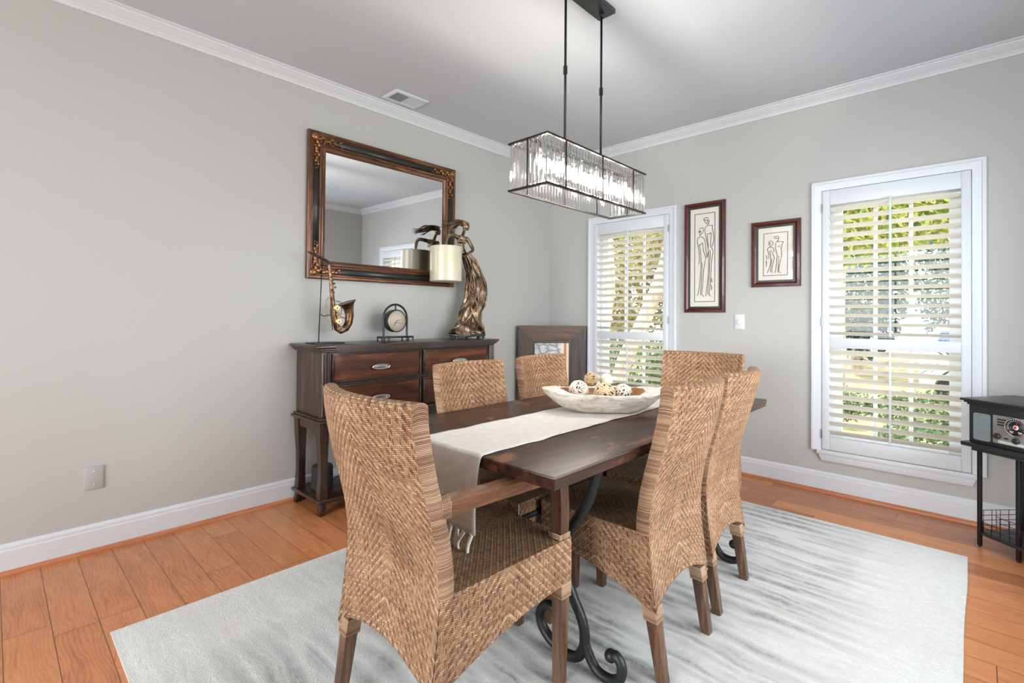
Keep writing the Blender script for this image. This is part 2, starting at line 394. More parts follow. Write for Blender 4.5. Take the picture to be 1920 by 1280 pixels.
struct('wall_front', m, WALL)
m = MB(); m.box((-T,YF-T,CE),(XR+T,T,CE+.12)); struct('ceiling', m, CEIL)
m = MB(); m.box((-T,YF-T,-.12),(XR+T,T,0)); struct('floor', m, FLOOR)
# crown moulding, baseboards, shoe moulding
def run(name, prof, mat, a, b, nrm, miter=(0,0)):
    """profile (off wall, z) swept from a to b; nrm points into the room"""
    m = MB(); a = Vector(a); b = Vector(b); nrm = Vector(nrm); d = (b-a).normalized()
    A = [m.bm.verts.new(a + nrm*o + d*(o*miter[0]) + Vector((0,0,z))) for o,z in prof]
    B = [m.bm.verts.new(b + nrm*o - d*(o*miter[1]) + Vector((0,0,z))) for o,z in prof]
    n = len(prof); m.bm.faces.new(A); m.bm.faces.new(list(reversed(B)))
    for i in range(n): m.bm.faces.new((A[i],A[(i+1)%n],B[(i+1)%n],B[i]))
    return struct(name, m, mat)
crown = [(0,2.668),(.012,2.668),(.014,2.682),(.020,2.686),(.024,2.692),(.040,2.702),(.058,2.716),(.066,2.722),(.068,2.728),(.080,2.731),(.080,2.74),(0,2.74)]
base = [(0,.02),(.016,.02),(.016,.108),(.013,.113),(.013,.126),(.009,.134),(.004,.1395),(0,.1395)]
shoe = [(0,0),(.030,0),(.029,.008),(.024,.016),(.016,.0215),(0,.0215)]
SHOE = mat_wood('oak_shoe_moulding', lin(150,88,54), lin(190,120,80), lin(206,142,98), 'y', .35)
SHOEX = mat_wood('oak_shoe_moulding_x', lin(150,88,54), lin(190,120,80), lin(206,142,98), 'x', .35)
run('trim_1', crown, CROWN, (0,YF,0),(0,0,0),(1,0,0),(1,1))
run('trim_2', crown, CROWN, (0,0,0),(XR,0,0),(0,-1,0),(1,1))
run('trim_3', crown, CROWN, (XR,0,0),(XR,YF,0),(-1,0,0),(1,1))
run('baseboard_left', base, WHITE, (0,YF,0),(0,0,0),(1,0,0),(1,1))
run('baseboard_back', base, WHITE, (0,0,0),(XR,0,0),(0,-1,0),(1,1))
run('baseboard_right', base, WHITE, (XR,0,0),(XR,YF,0),(-1,0,0),(1,1))
run('trim_4', shoe, SHOE, (0,YF,0),(0,0,0),(1,0,0),(1,1))
run('trim_5', shoe, SHOEX, (0,0,0),(XR,0,0),(0,-1,0),(1,1))

# ------------------------------------------------------------------ windows and shutters
def window(name, cx):
    r = bpy.data.objects.new(name, None); COL.objects.link(r); r.location = (cx,0,.3); r['kind'] = 'structure'; r['_o'] = [cx,0,.3]; ROOTS.append(r)
    x0, x1 = cx-.4405, cx+.4405
    m = MB()   # casing: stepped flat boards
    pr_ = [(0,0),(0,-.022),(.003,-.025),(.018,-.025),(.022,-.019),(.056,-.017),(.0635,-.013),(.0635,0)]
    rg = [[m.bm.verts.new((x0+w,d,.285)) for w,d in pr_],[m.bm.verts.new((x0+w,d,2.126-w)) for w,d in pr_],[m.bm.verts.new((x1-w,d,2.126-w)) for w,d in pr_],[m.bm.verts.new((x1-w,d,.285)) for w,d in pr_]]
    for A,B in zip(rg,rg[1:]):
        for k in range(7): m.bm.faces.new((A[k],A[k+1],B[k+1],B[k]))
    m.bm.faces.new(rg[0]); m.bm.faces.new(rg[3])
    m.build('casing', WHITE, r, SM)
    m = MB(); m.box((x0+.035,-.03,.262),(x1-.035,.10,.292), .005); m.build('sill', WHITE, r, SM)
    m = MB(); m.hexa([(x0+.06,-.018,.216),(x1-.06,-.018,.216),(x1-.06,0,.216),(x0+.06,0,.216),(x0+.045,-.022,.262),(x1-.045,-.022,.262),(x1-.045,0,.262),(x0+.045,0,.262)], .003)
    m.build('apron', WHITE, r, SM)
    a, b = cx-.38, cx+.38
    m = MB(); m.box((a,0,.29),(a+.02,T,2.05)); m.box((b-.02,0,.29),(b,T,2.05)); m.box((a,0,2.03),(b,T,2.05)); m.build('jamb', JAMB, r)
    m = MB(); fy0, fy1 = .075, .105; g0, g1 = cx-.275, cx+.275
    m.box((a+.02,fy0,.30),(g0,fy1,2.03), .004); m.box((g1,fy0,.30),(b-.02,fy1,2.03), .004)
    m.box((g0,fy0,1.955),(g1,fy1,2.03), .004); m.box((g0,fy0,.30),(g1,fy1,.385), .004); m.box((g0,fy0-.01,1.0),(g1,fy1,1.05), .004)
    m.build('sash', JAMB, r, SM)
    m = MB()
    for k in (1,2): m.box((g0+.55*k/3-.011,.08,.38),(g0+.55*k/3+.011,.1,1.96), .003)
    m.build('muntin', JAMB, r, SM)
    m = MB(); m.box((g0,.089,.38),(g1,.092,1.0)); m.box((g0,.089,1.05),(g1,.092,1.96)); m.build('pane', PANE, r)
    return r
window('window_1', .927); window('window_2', 2.7945)

def shutter(cx, label, hinge_side, name='plantation_shutter'):
    r = thing(name, label, 'shutter', (cx,-.012,.295), 0, 'white plantation shutters', True)
    a, b = cx-.3745, cx+.3745; o0, o1 = cx-.331, cx+.331; y0, y1 = -.024, .004
    m = MB()
    m.box((a,y0,.296),(o0,y1,2.058), .003); m.box((o1,y0,.296),(b,y1,2.058), .003)
    m.box((o0,y0,1.958),(o1,y1,2.058), .003); m.box((o0,y0,.989),(o1,y1,1.056), .003); m.box((o0,y0,.296),(o1,y1,.384), .003)
    m.build('shutter_frame', WHITE, r, SM)
    def slats(z0, z1, n, th):
        m = MB()
        for k in range(n):
            zc = z0 + (z1-z0)*(k+.5)/n
            R = Matrix.Translation((cx,-.008,zc)) @ Matrix.Rotation(th, 4, 'X')
            prof = []
            for q in range(16):
                an = 2*PI*q/16; prof.append((.031*math.cos(an), .0048*math.sin(an)))
            m.prism(prof, lambda u,v,d: R @ Vector((d,u,v)), o0-cx+.002, o1-cx-.002)
        return m.build('louvers', LOUV, r, SM)
    slats(1.058, 1.956, 15, math.radians(-19)); slats(.386, .987, 10, math.radians(-38))
    m = MB(); m.box((cx-.006,-.052,1.075),(cx+.006,-.040,1.965), .002); m.build('tilt_rod', WHITE, r, SM)
    m = MB(); m.box((cx-.006,-.052,.40),(cx+.006,-.040,.985), .002); m.build('tilt_rod', WHITE, r, SM)
    hx = a-.001 if hinge_side<0 else b+.001
    for z in (1.94, 1.165, .40):
        m = MB(); m.cyl((hx,-.0255,z-.030),(hx,-.0255,z+.030), .0036, n=10); m.build('hinge', HINGE, r, SM)
    return r
shutter(.927, 'white louvered shutter over the smaller-looking window beside the corner, behind the far dining chair', 1)
shutter(2.7945, 'white louvered shutter over the window beside the black radio stand', -1)

# ------------------------------------------------------------------ small wall fittings
r = thing('wall_dimmer', 'white wall plate with round dimmer knob under the two framed drawings', 'light switch', (1.873,0,1.157), world=True)
m = MB(); m.box((1.837,-.007,1.099),(1.909,0,1.214), .003); m.build('cover_plate', WHITE, r, SM)
m = MB(); m.lathe([(.017,-.006),(.017,-.018),(.014,-.022),(0,-.022)], (1.873,0,1.157), 24, 'y'); m.build('dimmer_knob', WHITE, r, SM)
r = thing('blank_wall_plate', 'pale blank cover plate low on the left wall above the baseboard', 'wall plate', (0,-3.577,.367), world=True)
m = MB(); m.box((0,-3.616,.310),(.006,-3.539,.424), .003); m.build('cover_plate', mat_plain('plate_plastic', (.41,.405,.39), .5, var=.01), r, SM)
for z in (.335,.399):
    m = MB(); m.lathe([(.0035,.005),(.0035,.0075),(0,.008)], (0,-3.577,z), 12, 'x'); m.build('screw', WHITE, r)
r = thing('ceiling_vent', 'white two-panel air vent in the ceiling near the left wall', 'vent', (.215,-1.908,2.74), world=True)
m = MB(); m.frame([(0,2.74),(0,2.733),(.008,2.728),(.024,2.728),(.026,2.74)], .125,.305,-2.045,-1.772, lambda u,v,d: Vector((u,v,d)))
m.box((.145,-1.912,2.729),(.285,-1.905,2.74)); m.build('vent_frame', WHITE, r, SM)
for y0,y1,ang in ((-2.02,-1.912,1),(-1.905,-1.797,-1)):
    m = MB()
    for k in range(13):
        yy = y0 + (y1-y0)*(k+.5)/13; M_ = Matrix.Translation((.215,yy,2.7335)) @ Matrix.Rotation(ang*math.radians(34),4,'X')
        m.box((-.07,-.006,-.0006),(.07,.006,.0006), m=M_)
    m.build('vent_grille', WHITE, r)
m = MB(); m.box((.146,-2.02,2.7385),(.284,-1.797,2.7395)); m.build('vent_duct', mat_plain('vent_dark',(.30,.30,.30),.9), r)
m = MB(); m.lathe([(.003,2.729),(.003,2.7265),(0,2.726)], (.285,-1.783,0), 10, 'z'); m.build('screw', BLACK, r)

# ------------------------------------------------------------------ framed drawings
def drawing(name, label, x0, x1, z0, z1, fw, px, strokes, rad):
    """px = (left x, left top, left bottom, right x, right top, right bottom) of the paper in sketch units"""
    r = thing(name, label, 'framed drawing', ((x0+x1)/2,0,z0), world=True, group='framed ink drawings')
    m = MB(); m.frame([(0,0),(0,-.016),(.004,-.022),(fw*.55,-.026),(fw*.72,-.018),(fw,-.012),(fw,0)], x0,x1,z0,z1, lambda u,v,d: Vector((u,d,v)))
    m.build('picture_frame', CHERRYX, r, SM, mat2=CHERRY)
    f2 = fw+.008
    m = MB(); m.frame([(fw-.002,-.003),(fw-.002,-.0145),(f2+.004,-.0145),(f2+.004,-.003)], x0,x1,z0,z1, lambda u,v,d: Vector((u,d,v))); m.build('inner_lip', BLACKP, r)
    a0,a1,b0,b1 = x0+f2, x1-f2, z0+f2, z1-f2
    m = MB(); m.box((a0,-.006,b0),(a1,-.002,b1)); p = m.build('paper', PAPER, r)
    lx,lt,lb,rx,rt,rb = px
    def mp(q):
        u = (q[0]-lx)/(rx-lx); t_ = lt+(rt-lt)*u; b_ = lb+(rb-lb)*u; v = (q[1]-t_)/(b_-t_)
        return Vector((a0+u*(a1-a0), -.0064, b1-v*(b1-b0)))
    m = MB()
    for st in strokes:
        pts = [mp(q) for q in st]
        if len(pts)>2:   # smooth by Catmull-Rom
            out = []
            for i in range(len(pts)-1):
                p0=pts[max(i-1,0)];p1=pts[i];p2=pts[i+1];p3=pts[min(i+2,len(pts)-1)]
                for k in range(4):
                    t_=k/4; out.append(.5*((2*p1)+(p2-p0)*t_+(2*p0-5*p1+4*p2-p3)*t_*t_+(3*p1-p0-3*p2+p3)*t_**3))
            pts = out+[pts[-1]]
        m.tube(pts, rad, 6)
    m.build('line_drawing', INK, p, org=r['_o'])
    m = MB(); m.bm.faces.new([m.bm.verts.new(q) for q in ((a0,-.0115,b0),(a1,-.0115,b0),(a1,-.0115,b1),(a0,-.0115,b1))]); m.build('glazing', GLAZE, r)
    return r
def scrib(x, y0, y1, n, w):
    rr = random.Random(int(x)); return [(x + rr.uniform(-w,w), y0+(y1-y0)*k/n) for k in range(n+1)]
S1 = [[(198,203),(410,178)],[(410,178),(410,1122)],[(410,1122),(198,1125)],[(198,1125),(198,203)],
 [(345,240),(315,235),(293,250),(300,270),(325,300),(338,305),(347,290),(350,262)],[(300,258),(325,262),(348,258)],[(335,262),(330,280),(340,285)],[(338,300),(335,308)],
 [(385,318),(350,316),(325,325),(308,345),(308,400),(325,480),(340,560),(345,640),(345,760),(340,860),(318,1065)],[(385,318),(383,350),(395,420),(397,480),(380,542)],
 [(328,415),(345,405),(358,408),(365,395),(375,405)],[(330,420),(337,500),(342,560)],[(372,410),(365,500),(368,545),(392,590),(380,660),(372,780),(365,900),(355,1030),(358,1055),(370,1068)],[(360,580),(358,700),(352,850),(340,1000),(340,1055)],
 [(245,355),(270,342),(288,350),(290,375),(275,400),(258,418),(250,405),(240,378)],[(240,375),(265,380)],[(262,370),(252,390),(262,388)],[(258,415),(256,428)],
 [(240,728),(250,680),(243,590),(230,520),(225,480),(235,450),(265,437),(295,455),(310,500),(315,560),(325,625),(332,655)],[(318,655),(332,640),(340,600)],[(245,522),(262,522),(272,505),(280,505),(285,518)],
 [(247,525),(260,600),(265,700),(262,800),(255,900),(245,990),(228,1062)],[(285,520),(290,580),(315,660),(308,700),(290,830),(285,950),(275,1030),(285,1060),(298,1068)],[(275,705),(275,800),(270,900),(262,1055)],
 scrib(378,878,920,8,6), scrib(375,945,1002,12,6)]
drawing('framed_drawing', 'tall narrow framed ink drawing of two stick-thin nudes beside the left window', 1.437,1.766,1.229,2.114,.036,(145,150,1180,460,110,1180),S1,.0022)
S2 = [[(270,330),(670,297)],[(670,297),(665,1020)],[(665,1020),(262,1033)],[(262,1033),(270,330)],
 [(515,370),(480,370),(450,380),(450,405),(480,412),(520,400),(520,375)],[(470,395),(490,395)],[(520,400),(515,430),(505,465),(495,440)],
 [(600,465),(540,465),(480,475),(470,530),(475,600),(495,680),(490,760),(480,880),(460,985)],[(600,465),(580,500),(570,560)],[(500,540),(520,550),(545,530)],[(560,560),(570,680),(550,780),(530,880),(525,950),(560,988)],[(520,700),(518,820),(505,985)],
 [(345,480),(360,460),(395,452),(425,475),(420,505),(400,525),(378,540),(360,510),(345,495)],[(350,490),(390,485)],[(378,490),(375,510)],[(378,540),(375,560)],
 [(345,745),(358,700),(345,640),(335,590),(345,565),(385,555),(420,565),(440,590),(440,640)],[(370,640),(375,620),(395,612),(412,630)],[(372,640),(385,700),(385,800),(370,880),(330,985)],[(410,640),(440,710),(445,745),(420,850),(405,950),(420,985)],[(405,745),(395,850),(380,975)],
 scrib(318,690,760,8,10), scrib(312,775,880,14,9)]
drawing('framed_drawing', 'smaller framed ink drawing of two nudes beside the right window', 1.9575,2.287,1.417,1.899,.036,(165,240,1122,770,185,1105),S2,.0018)

# ------------------------------------------------------------------ mirror
r = thing('wall_mirror', 'large ornate brown and black framed mirror above the sideboard', 'mirror', (0,-1.91,1.425), world=True)
my0,my1,mz0,mz1 = -2.53,-1.29,1.425,2.40
fx = lambda u,v,d: Vector((d,u,v))
GILT = mat_wood('antique_gilt', lin(30,18,12), lin(92,58,38), lin(156,110,70), 'y', .36, 1.3, .25)
GILTZ = mat_wood('antique_gilt_upright', lin(30,18,12), lin(92,58,38), lin(156,110,70), 'z', .36, 1.3, .25); GILTZ.node_tree.nodes['Principled BSDF'].inputs['Metallic'].default_value = .35
LEAFG = mat_plain('gilt_leaf', lin(150,106,66), .34, .75, var=.35, nscale=40)
GILT.node_tree.nodes['Principled BSDF'].inputs['Metallic'].default_value = .35
m = MB(); m.frame([(0,.004),(0,.026),(.006,.032),(.020,.034),(.026,.029),(.032,.030),(.036,.024),(.072,.022),(.076,.030),(.084,.033),(.092,.030),(.096,.024),(.104,.027),(.116,.022),(.124,.012),(.124,.004)], my0,my1,mz0,mz1, fx)
m.build('mirror_frame', GILT, r, SM, mat2=GILTZ)
for hor in (0,1):
    for side in (0,1):
        m = MB()
        if hor:
            zc = (mz1-.054) if side else (mz0+.054); m.tube([(.027,my0+.20,zc),(.027,my1-.20,zc)], .020, 12, flat=.55, up=(0,0,1))
        else:
            yc = (my1-.054) if side else (my0+.054); m.tube([(.027,yc,mz0+.20),(.027,yc,mz1-.20)], .020, 12, flat=.55, up=(0,1,0))
        m.build('black_panel', BLACKP, r)
for sy in (0,1):
    for sz in (0,1):
        m = MB(); rr = random.Random(sy*2+sz)
        cy = my1-.054 if sy else my0+.054; cz = mz1-.054 if sz else mz0+.054; dy = -1 if sy else 1; dz = -1 if sz else 1
        m.sphere((.034,cy-dy*.012,cz-dz*.012), .026, (.6,1,1))
        for k in range(9):
            d = .018+.021*k; rad = .017-.0008*k
            for a,b in ((d,0),(0,d)):
                w = .010*math.sin(k*1.9+a*3)
                m.sphere((.036+.004*math.sin(k*2.1), cy+dy*(a)+(w if b else 0), cz+dz*(b)+(w if a else 0)), rad, (.62,1.1 if a else .75,.75 if a else 1.1), 1)
                m.sphere((.036, cy+dy*(a+.006)+(-w-.009 if b else 0), cz+dz*(b+.006)+(-w-.009 if a else 0)), rad*.55, (.8,1,1), 1)
        m.build('corner_ornament', LEAFG, r, SM)
m = MB(); m.box((.006,my0+.12,mz0+.12),(.011,my1-.12,mz1-.12)); m.build('mirror_glass', MIRROR, r)
r.rotation_euler = (0, math.radians(.55), 0)

# ------------------------------------------------------------------ sideboard
SBC = -1.887
r = SB = thing('sideboard', 'dark espresso four-drawer sideboard on tall legs under the mirror', 'sideboard', (.21,SBC,0), world=True)
def bowpoly(x0, xf, y0, y1, bow, n=14, clip=0):
    P = [(x0,y0)]
    for i in range(n+1):
        y = y0+(y1-y0)*i/n; P.append((xf + bow*(1-((y-SBC)/.745)**2), y))
    P.append((x0,y1)); return P
up = lambda u,v,d: Vector((u,v,d))
def slab(name, mat, x0, xf, y0, y1, z0, z1, bow, bev=.006, parent=SB):
    m = MB(); m.prism(bowpoly(x0,xf,y0,y1,bow), up, z0, z1, bev, 3); return m.build(name, mat, parent, SM, org=SB['_o'])
m = MB()
m.prism(bowpoly(.012,.418,-2.632,-1.142,.03), up, .985, 1.006, .008, 3)
m.prism(bowpoly(.016,.405,-2.618,-1.156,.03), up, .972, .986, .005, 2)
m.prism(bowpoly(.02,.392,-2.605,-1.169,.03), up, .962, .973, .004, 2)
m.build('top', DKWOOD['y'], r, SM)
slab('case', DKWOOD2, .025,.372,-2.590,-1.184,.572,.965,.02)
for y0,y1 in ((-2.598,-2.545),(-1.229,-1.176)):
    m = MB(); m.box((.345,y0,.572),(.392,y1,.963), .004)
    for k in range(3): 
        yy = y0+.010+.0165*k; m.tube([(.391,yy,.585),(.391,yy,.955)], .0075, 10)
    m.build('pilaster', DKWOOD['z'], r, SM)
for (y0,y1) in ((-2.532,-1.897),(-1.877,-1.238)):
    for (z0,z1) in ((.778,.955),(.580,.762)):
        d = slab('drawer', DKWOOD['y'], .36,.380,y0,y1,z0,z1,.028,.004)
        m = MB(); m.prism(bowpoly(.372,.384,y0+.014,y1-.014,.028), up, z0+.014, z1-.014, .004, 2); m.build('drawer_panel', DRAWER, d, SM, org=SB['_o'])
        bow_ = lambda y: .385+.028*(1-((y-SBC)/.745)**2)
        ys = [y0+.007+(y1-y0-.014)*k/10 for k in range(11)]
        m = MB(); m.tube([(bow_(y),y,z0+.007) for y in ys]+[(bow_(y),y,z1-.007) for y in reversed(ys)], .0042, 8, closed=True); m.build('drawer_bead', DKBEAD, d, None, org=SB['_o'])
        yc = (y0+y1)/2; zc = (z0+z1)/2-.008; xf = .384+.028*(1-((yc-SBC)/.745)**2)
        m = MB()
        ring = [(xf+.014, yc+.062*math.cos(a), zc+.0135*math.sin(a)) for a in [2*PI*k/28 for k in range(28)]]
        m.tube(ring, .0055, 8, closed=True)
        m.lathe([(.0,.010),(.011,.0105),(.0125,.006),(.0125,0)][::-1], (0,0,0), 24, 'x', 1) if False else None
        V = m.grid(lambda a,b: Vector((xf+.006+.004*math.cos(b*PI/2), yc+.060*math.sin(b*PI/2)*math.cos(2*PI*a), zc+.012*math.sin(b*PI/2)*math.sin(2*PI*a))), 24, 5, closeu=True)
        for s_ in (-1,1): m.cyl((xf-.003,yc+s_*.045,zc),(xf+.014,yc+s_*.045,zc), .0045, n=8)
        m.build('handle', CHROME, d, None, org=SB['_o'])
m = MB()
m.prism(bowpoly(.018,.415,-2.622,-1.152,.03), up, .543, .560, .006, 3)
m.prism(bowpoly(.022,.402,-2.608,-1.166,.03), up, .559, .573, .005, 2); m.build('lower_moulding', DKWOOD['y'], r, SM)
m = MB(); m.box((.035,-2.585,.488),(.05,-1.19,.544)); m.box((.05,-2.592,.488),(.36,-2.575,.544)); m.box((.05,-1.199,.488),(.36,-1.182,.544))
m.prism(bowpoly(.355,.372,-2.58,-1.19,.03), up, .488, .544); m.build('apron', DKWOOD2, r, SM)
for xx in (.062,.362):
    for yy,sg in ((-2.575,-1),(-1.199,1)):
        m = MB(); secs = []
        for z,w,off in ((.544,.030,.0),(.44,.027,-.001),(.32,.022,-.004),(.2,.021,-.004),(.092,.025,.0)):
            secs.append([m.bm.verts.new((xx+a*w, yy+sg*off+b*w, z)) for a,b in ((-1,-1),(1,-1),(1,1),(-1,1))])
        for A,B in zip(secs,secs[1:]):
            for k in range(4): m.bm.faces.new((A[k],A[(k+1)%4],B[(k+1)%4],B[k]))
        m.bm.faces.new(secs[0]); m.bm.faces.new(list(reversed(secs[-1])))
        m.build('leg', DKWOOD['z'], r, math.radians(50))
m = MB(); m.prism(bowpoly(.02,.405,-2.615,-1.159,.012), up, .072, .094, .008, 3); m.build('shelf', DKWOOD['y'], r, SM)
for xx,sx in ((.062,-1),(.37,1)):
    for yy,sg in ((-2.578,-1),(-1.196,1)):
        m = MB(); m.hexa([(xx-.018+sx*.012,yy-.018+sg*.010,0),(xx+.018+sx*.012,yy-.018+sg*.010,0),(xx+.018+sx*.012,yy+.018+sg*.010,0),(xx-.018+sx*.012,yy+.018+sg*.010,0),
                          (xx-.022,yy-.022,.073),(xx+.022,yy-.022,.073),(xx+.022,yy+.022,.073),(xx-.022,yy+.022,.073)], .006, 2)
        m.build('foot', DKWOOD['z'], r, SM)

# speaker under the sideboard
r = thing('wireless_speaker', 'small black cylindrical speaker standing on the sideboard lower shelf', 'speaker', (.18,-2.485,.094), world=True)
m = MB(); m.lathe([(.060,.094),(.066,.10),(.064,.225),(.060,.236),(.048,.239),(0,.239)], (.18,-2.485,0), 36); m.build('speaker_body', mat_plain('speaker_fabric',(.016,.017,.018),.9,bump=.3,bscale=300), r, SM)
m = MB(); m.tube([(.19,-2.42,.125),(.17,-2.37,.14),(.13,-2.33,.15),(.08,-2.31,.14),(.045,-2.30,.11),(.05,-2.27,.098)], .0025, 6); m.build('power_cord', BLACK, r)

# saxophone sculpture
r = thing('saxophone_sculpture', 'metal saxophone sculpture on a thin rod at the left end of the sideboard', 'sculpture', (.22,-2.487,1.006), world=True)
m = MB(); m.box((.14,-2.585,1.006),(.27,-2.388,1.014), .002); m.build('base_plate', BLACK, r, SM)
m = MB(); m.tube([(.21,-2.532,1.012),(.215,-2.516,1.545)], .0032, 8)
m.tube([(.211,-2.526,1.19),(.215,-2.50,1.178),(.22,-2.48,1.186),(.22,-2.45,1.182)], .0028, 6); m.build('support_rod', BLACK, r)
Xs = .22
body = [(-2.475,1.513),(-2.472,1.49),(-2.465,1.433),(-2.458,1.375),(-2.452,1.317),(-2.447,1.259),(-2.441,1.201),(-2.431,1.143),(-2.415,1.102),(-2.39,1.087),(-2.359,1.101),(-2.337,1.136),(-2.331,1.184),(-2.338,1.225),(-2.346,1.252),(-2.352,1.268)]
rads = [.008,.009,.011,.012,.013,.0145,.016,.018,.021,.023,.024,.025,.027,.031,.042,.062]
m = MB(); m.tube([(Xs,a,b) for a,b in body], rads, 18, cap=False)
m.tube([(Xs,-2.353,1.266),(Xs,-2.349,1.256),(Xs,-2.342,1.23)], [.056,.036,.022], 18, cap=True); m.build('saxophone_body', SAXM, r, SM)
m = MB(); m.tube([(Xs,a,b) for a,b in ((-2.61,1.572),(-2.564,1.556),(-2.523,1.540),(-2.495,1.530),(-2.478,1.520),(-2.474,1.505))], [.005,.008,.009,.008,.008,.009], 12); m.build('neck', mat_plain('dark_patina', lin(50,42,36), .45, .6, var=.3), r, SM)
for (a,b),q in zip(((-2.430,1.232),(-2.422,1.190),(-2.416,1.147),(-2.405,1.098)), (.017,.014,.017,.018)):
    m = MB(); m.lathe([(q*1.15,.0),(q*1.15,.008),(q,.011),(q*.5,.010),(0,.013)], (Xs+.013,a,b), 18, 'x'); m.build('key_pad', BRASS if q==.017 else SAXM, r, SM)
m = MB()
for (a,b) in ((-2.458,1.405),(-2.446,1.385),(-2.438,1.362),(-2.456,1.345),(-2.448,1.330),(-2.462,1.425)): m.sphere((Xs+.012,a,b), .009, (1,1,.7), 2)
m.tube([(Xs+.012,-2.462,1.30),(Xs+.016,-2.468,1.20),(Xs+.012,-2.452,1.09)], .0028, 6)
m.tube([(Xs+.014,-2.43,1.275),(Xs+.014,-2.40,1.27),(Xs+.014,-2.392,1.22),(Xs+.014,-2.40,1.18)], .0028, 6)
m.tube([(Xs+.012,-2.445,1.183),(Xs+.018,-2.41,1.178),(Xs+.012,-2.368,1.165)], .0028, 6)
m.tube([(Xs,-2.472,1.30),(Xs-.004,-2.49,1.27),(Xs,-2.485,1.20),(Xs,-2.478,1.14)], .002, 6); m.build('key_rods', SAXM, r, SM)

# mantel clock
r = thing('mantel_clock', 'small black arched clock with a pale dial on the sideboard', 'clock', (.2,-1.966,1.006), world=True)
m = MB(); arch = [(.2,-2.064,1.036),(.2,-2.066,1.165)] + [(.2,-1.969-.097*math.cos(a),1.165+.099*math.sin(a)) for a in [PI*k/16 for k in range(1,16)]] + [(.2,-1.872,1.165),(.2,-1.872,1.036)]
m.tube(arch, .0075, 10); m.tube([(.2,-1.969,1.262),(.2,-1.969,1.222)], .006, 8); m.build('arch_frame', BLACK, r, SM)
m = MB(); m.box((.165,-2.098,1.028),(.235,-1.834,1.040), .004)
for yy in (-2.093,-2.04,-1.892,-1.839): 
    for xx in (.171,.229): m.cyl((xx,yy,1.006),(xx,yy,1.03), .005, n=8)
m.build('clock_base', BLACK, r, SM)
m = MB(); m.lathe([(0,.165),(.076,.165),(.080,.172),(.080,.218),(.077,.222),(.073,.222),(.073,.205)], (0,-1.969,1.148), 40, 'x'); case = m.build('clock_case', BLACK, r, SM)
m = MB(); m.lathe([(.073,.214),(.073,.217),(0,.217)], (0,-1.969,1.148), 40, 'x'); m.build('dial', mat_plain('cream_dial', lin(206,188,166), .5, var=.12, nscale=20), r)
m = MB()
m.tube([(.2185,-1.969,1.148),(.2185,-1.935,1.158)], .0016, 6); m.tube([(.2185,-1.969,1.148),(.2185,-1.992,1.115)], .0016, 6); m.tube([(.2185,-1.995,1.138),(.2185,-1.925,1.132)], .001, 6); m.sphere((.2185,-1.969,1.148), .004, sub=1); m.build('clock_hands', BLACK, r)
m = MB(); m.lathe([(.072,.2215),(.05,.2245),(0,.2255)], (0,-1.969,1.148), 40, 'x'); m.build('clock_glass', mk_pane('clock_glass', (1,1,1), 1.6), r, SM)

# woman statue lamp
r = thing('statue_lamp', 'bronze statue lamp of a windblown woman holding a cylindrical cream shade on the sideboard', 'lamp', (.2,-1.285,1.006), world=True)
X = .2
m = MB(); m.prism([(X+.10*math.cos(a),-1.288+.175*math.sin(a)) for a in [2*PI*k/12 for k in range(12)]], up, 1.022, 1.046, .004)
for k in range(8):
    a = 2*PI*(k+.5)/8; m.cyl((X+.085*math.cos(a),-1.288+.155*math.sin(a),1.006),(X+.085*math.cos(a),-1.288+.155*math.sin(a),1.024), .011, n=12)
m.build('lamp_base', BLACKP, r, SM)
sk = [(-1.284,1.046,.160),(-1.278,1.09,.128),(-1.270,1.141,.101),(-1.255,1.226,.092),(-1.216,1.289,.098),(-1.198,1.376,.095),(-1.204,1.461,.088),(-1.226,1.549,.073),(-1.273,1.640,.057),(-1.315,1.683,.043),(-1.350,1.702,.030)]
def skp(t):
    f = t*(len(sk)-1); i = min(int(f),len(sk)-2); u = f-i
    return [sk[i][q]*(1-u)+sk[i+1][q]*u for q in range(3)]
def skirt(u, v):
    yc,zc,rr_ = skp(v); a = 2*PI*u
    w = math.sin(5*a + 6*math.sin(v*5.2) + v*4)*.5 + math.sin(9*a - 9*v + 3*math.sin(v*9))*.35 + .5*mnoise.noise(Vector((math.cos(a)*1.7,math.sin(a)*1.7,v*7)))
    k = 1 + .17*w*min(1,(1.02-v)*5)
    return Vector((X+rr_*.72*k*math.cos(a), yc+rr_*k*math.sin(a), zc+.01*math.sin(3*a)*(1-v)))
m = MB(); m.grid(skirt, 96, 90, closeu=True); 
for q in range(9):  # raised flowing strands
    ph = q*2*PI/9; pts = []
    for k in range(46):
        v = .03+.9*k/45; a = ph + 1.3*math.sin(v*5.2+q) + v*1.4; yc,zc,rr_ = skp(v)
        pts.append((X+rr_*.72*1.05*math.cos(a), yc+rr_*1.05*math.sin(a), zc))
    m.tube(pts, [.011*(1-.5*k/45) for k in range(46)], 8)
m.build('robe', DRESS, r, None)
m = MB()
m.tube(cr([(X,-1.345,1.690),(X,-1.356,1.720),(X,-1.364,1.752),(X,-1.364,1.785),(X,-1.358,1.806),(X,-1.352,1.818)],5), [.031]*3+[.027]*5+[.029]*5+[.036]*5+[.040]*5+[.030]*3, 20, flat=.78, up=(0,1,0))
m.tube(cr([(X,-1.355,1.812),(X,-1.345,1.842),(X,-1.334,1.868),(X,-1.326,1.890)],5), [.020,.018,.016,.014,.013]+[.0125]*11, 14)
m.sphere((X,-1.318,1.908), .030, (.88,1.0,1.12), 3)
m.tube([(X,-1.312,1.900),(X,-1.302,1.886),(X,-1.300,1.876)], [.022,.017,.010], 12)        # jaw and chin
m.tube([(X,-1.296,1.908),(X,-1.285,1.893)], [.006,.005], 8)                                # nose
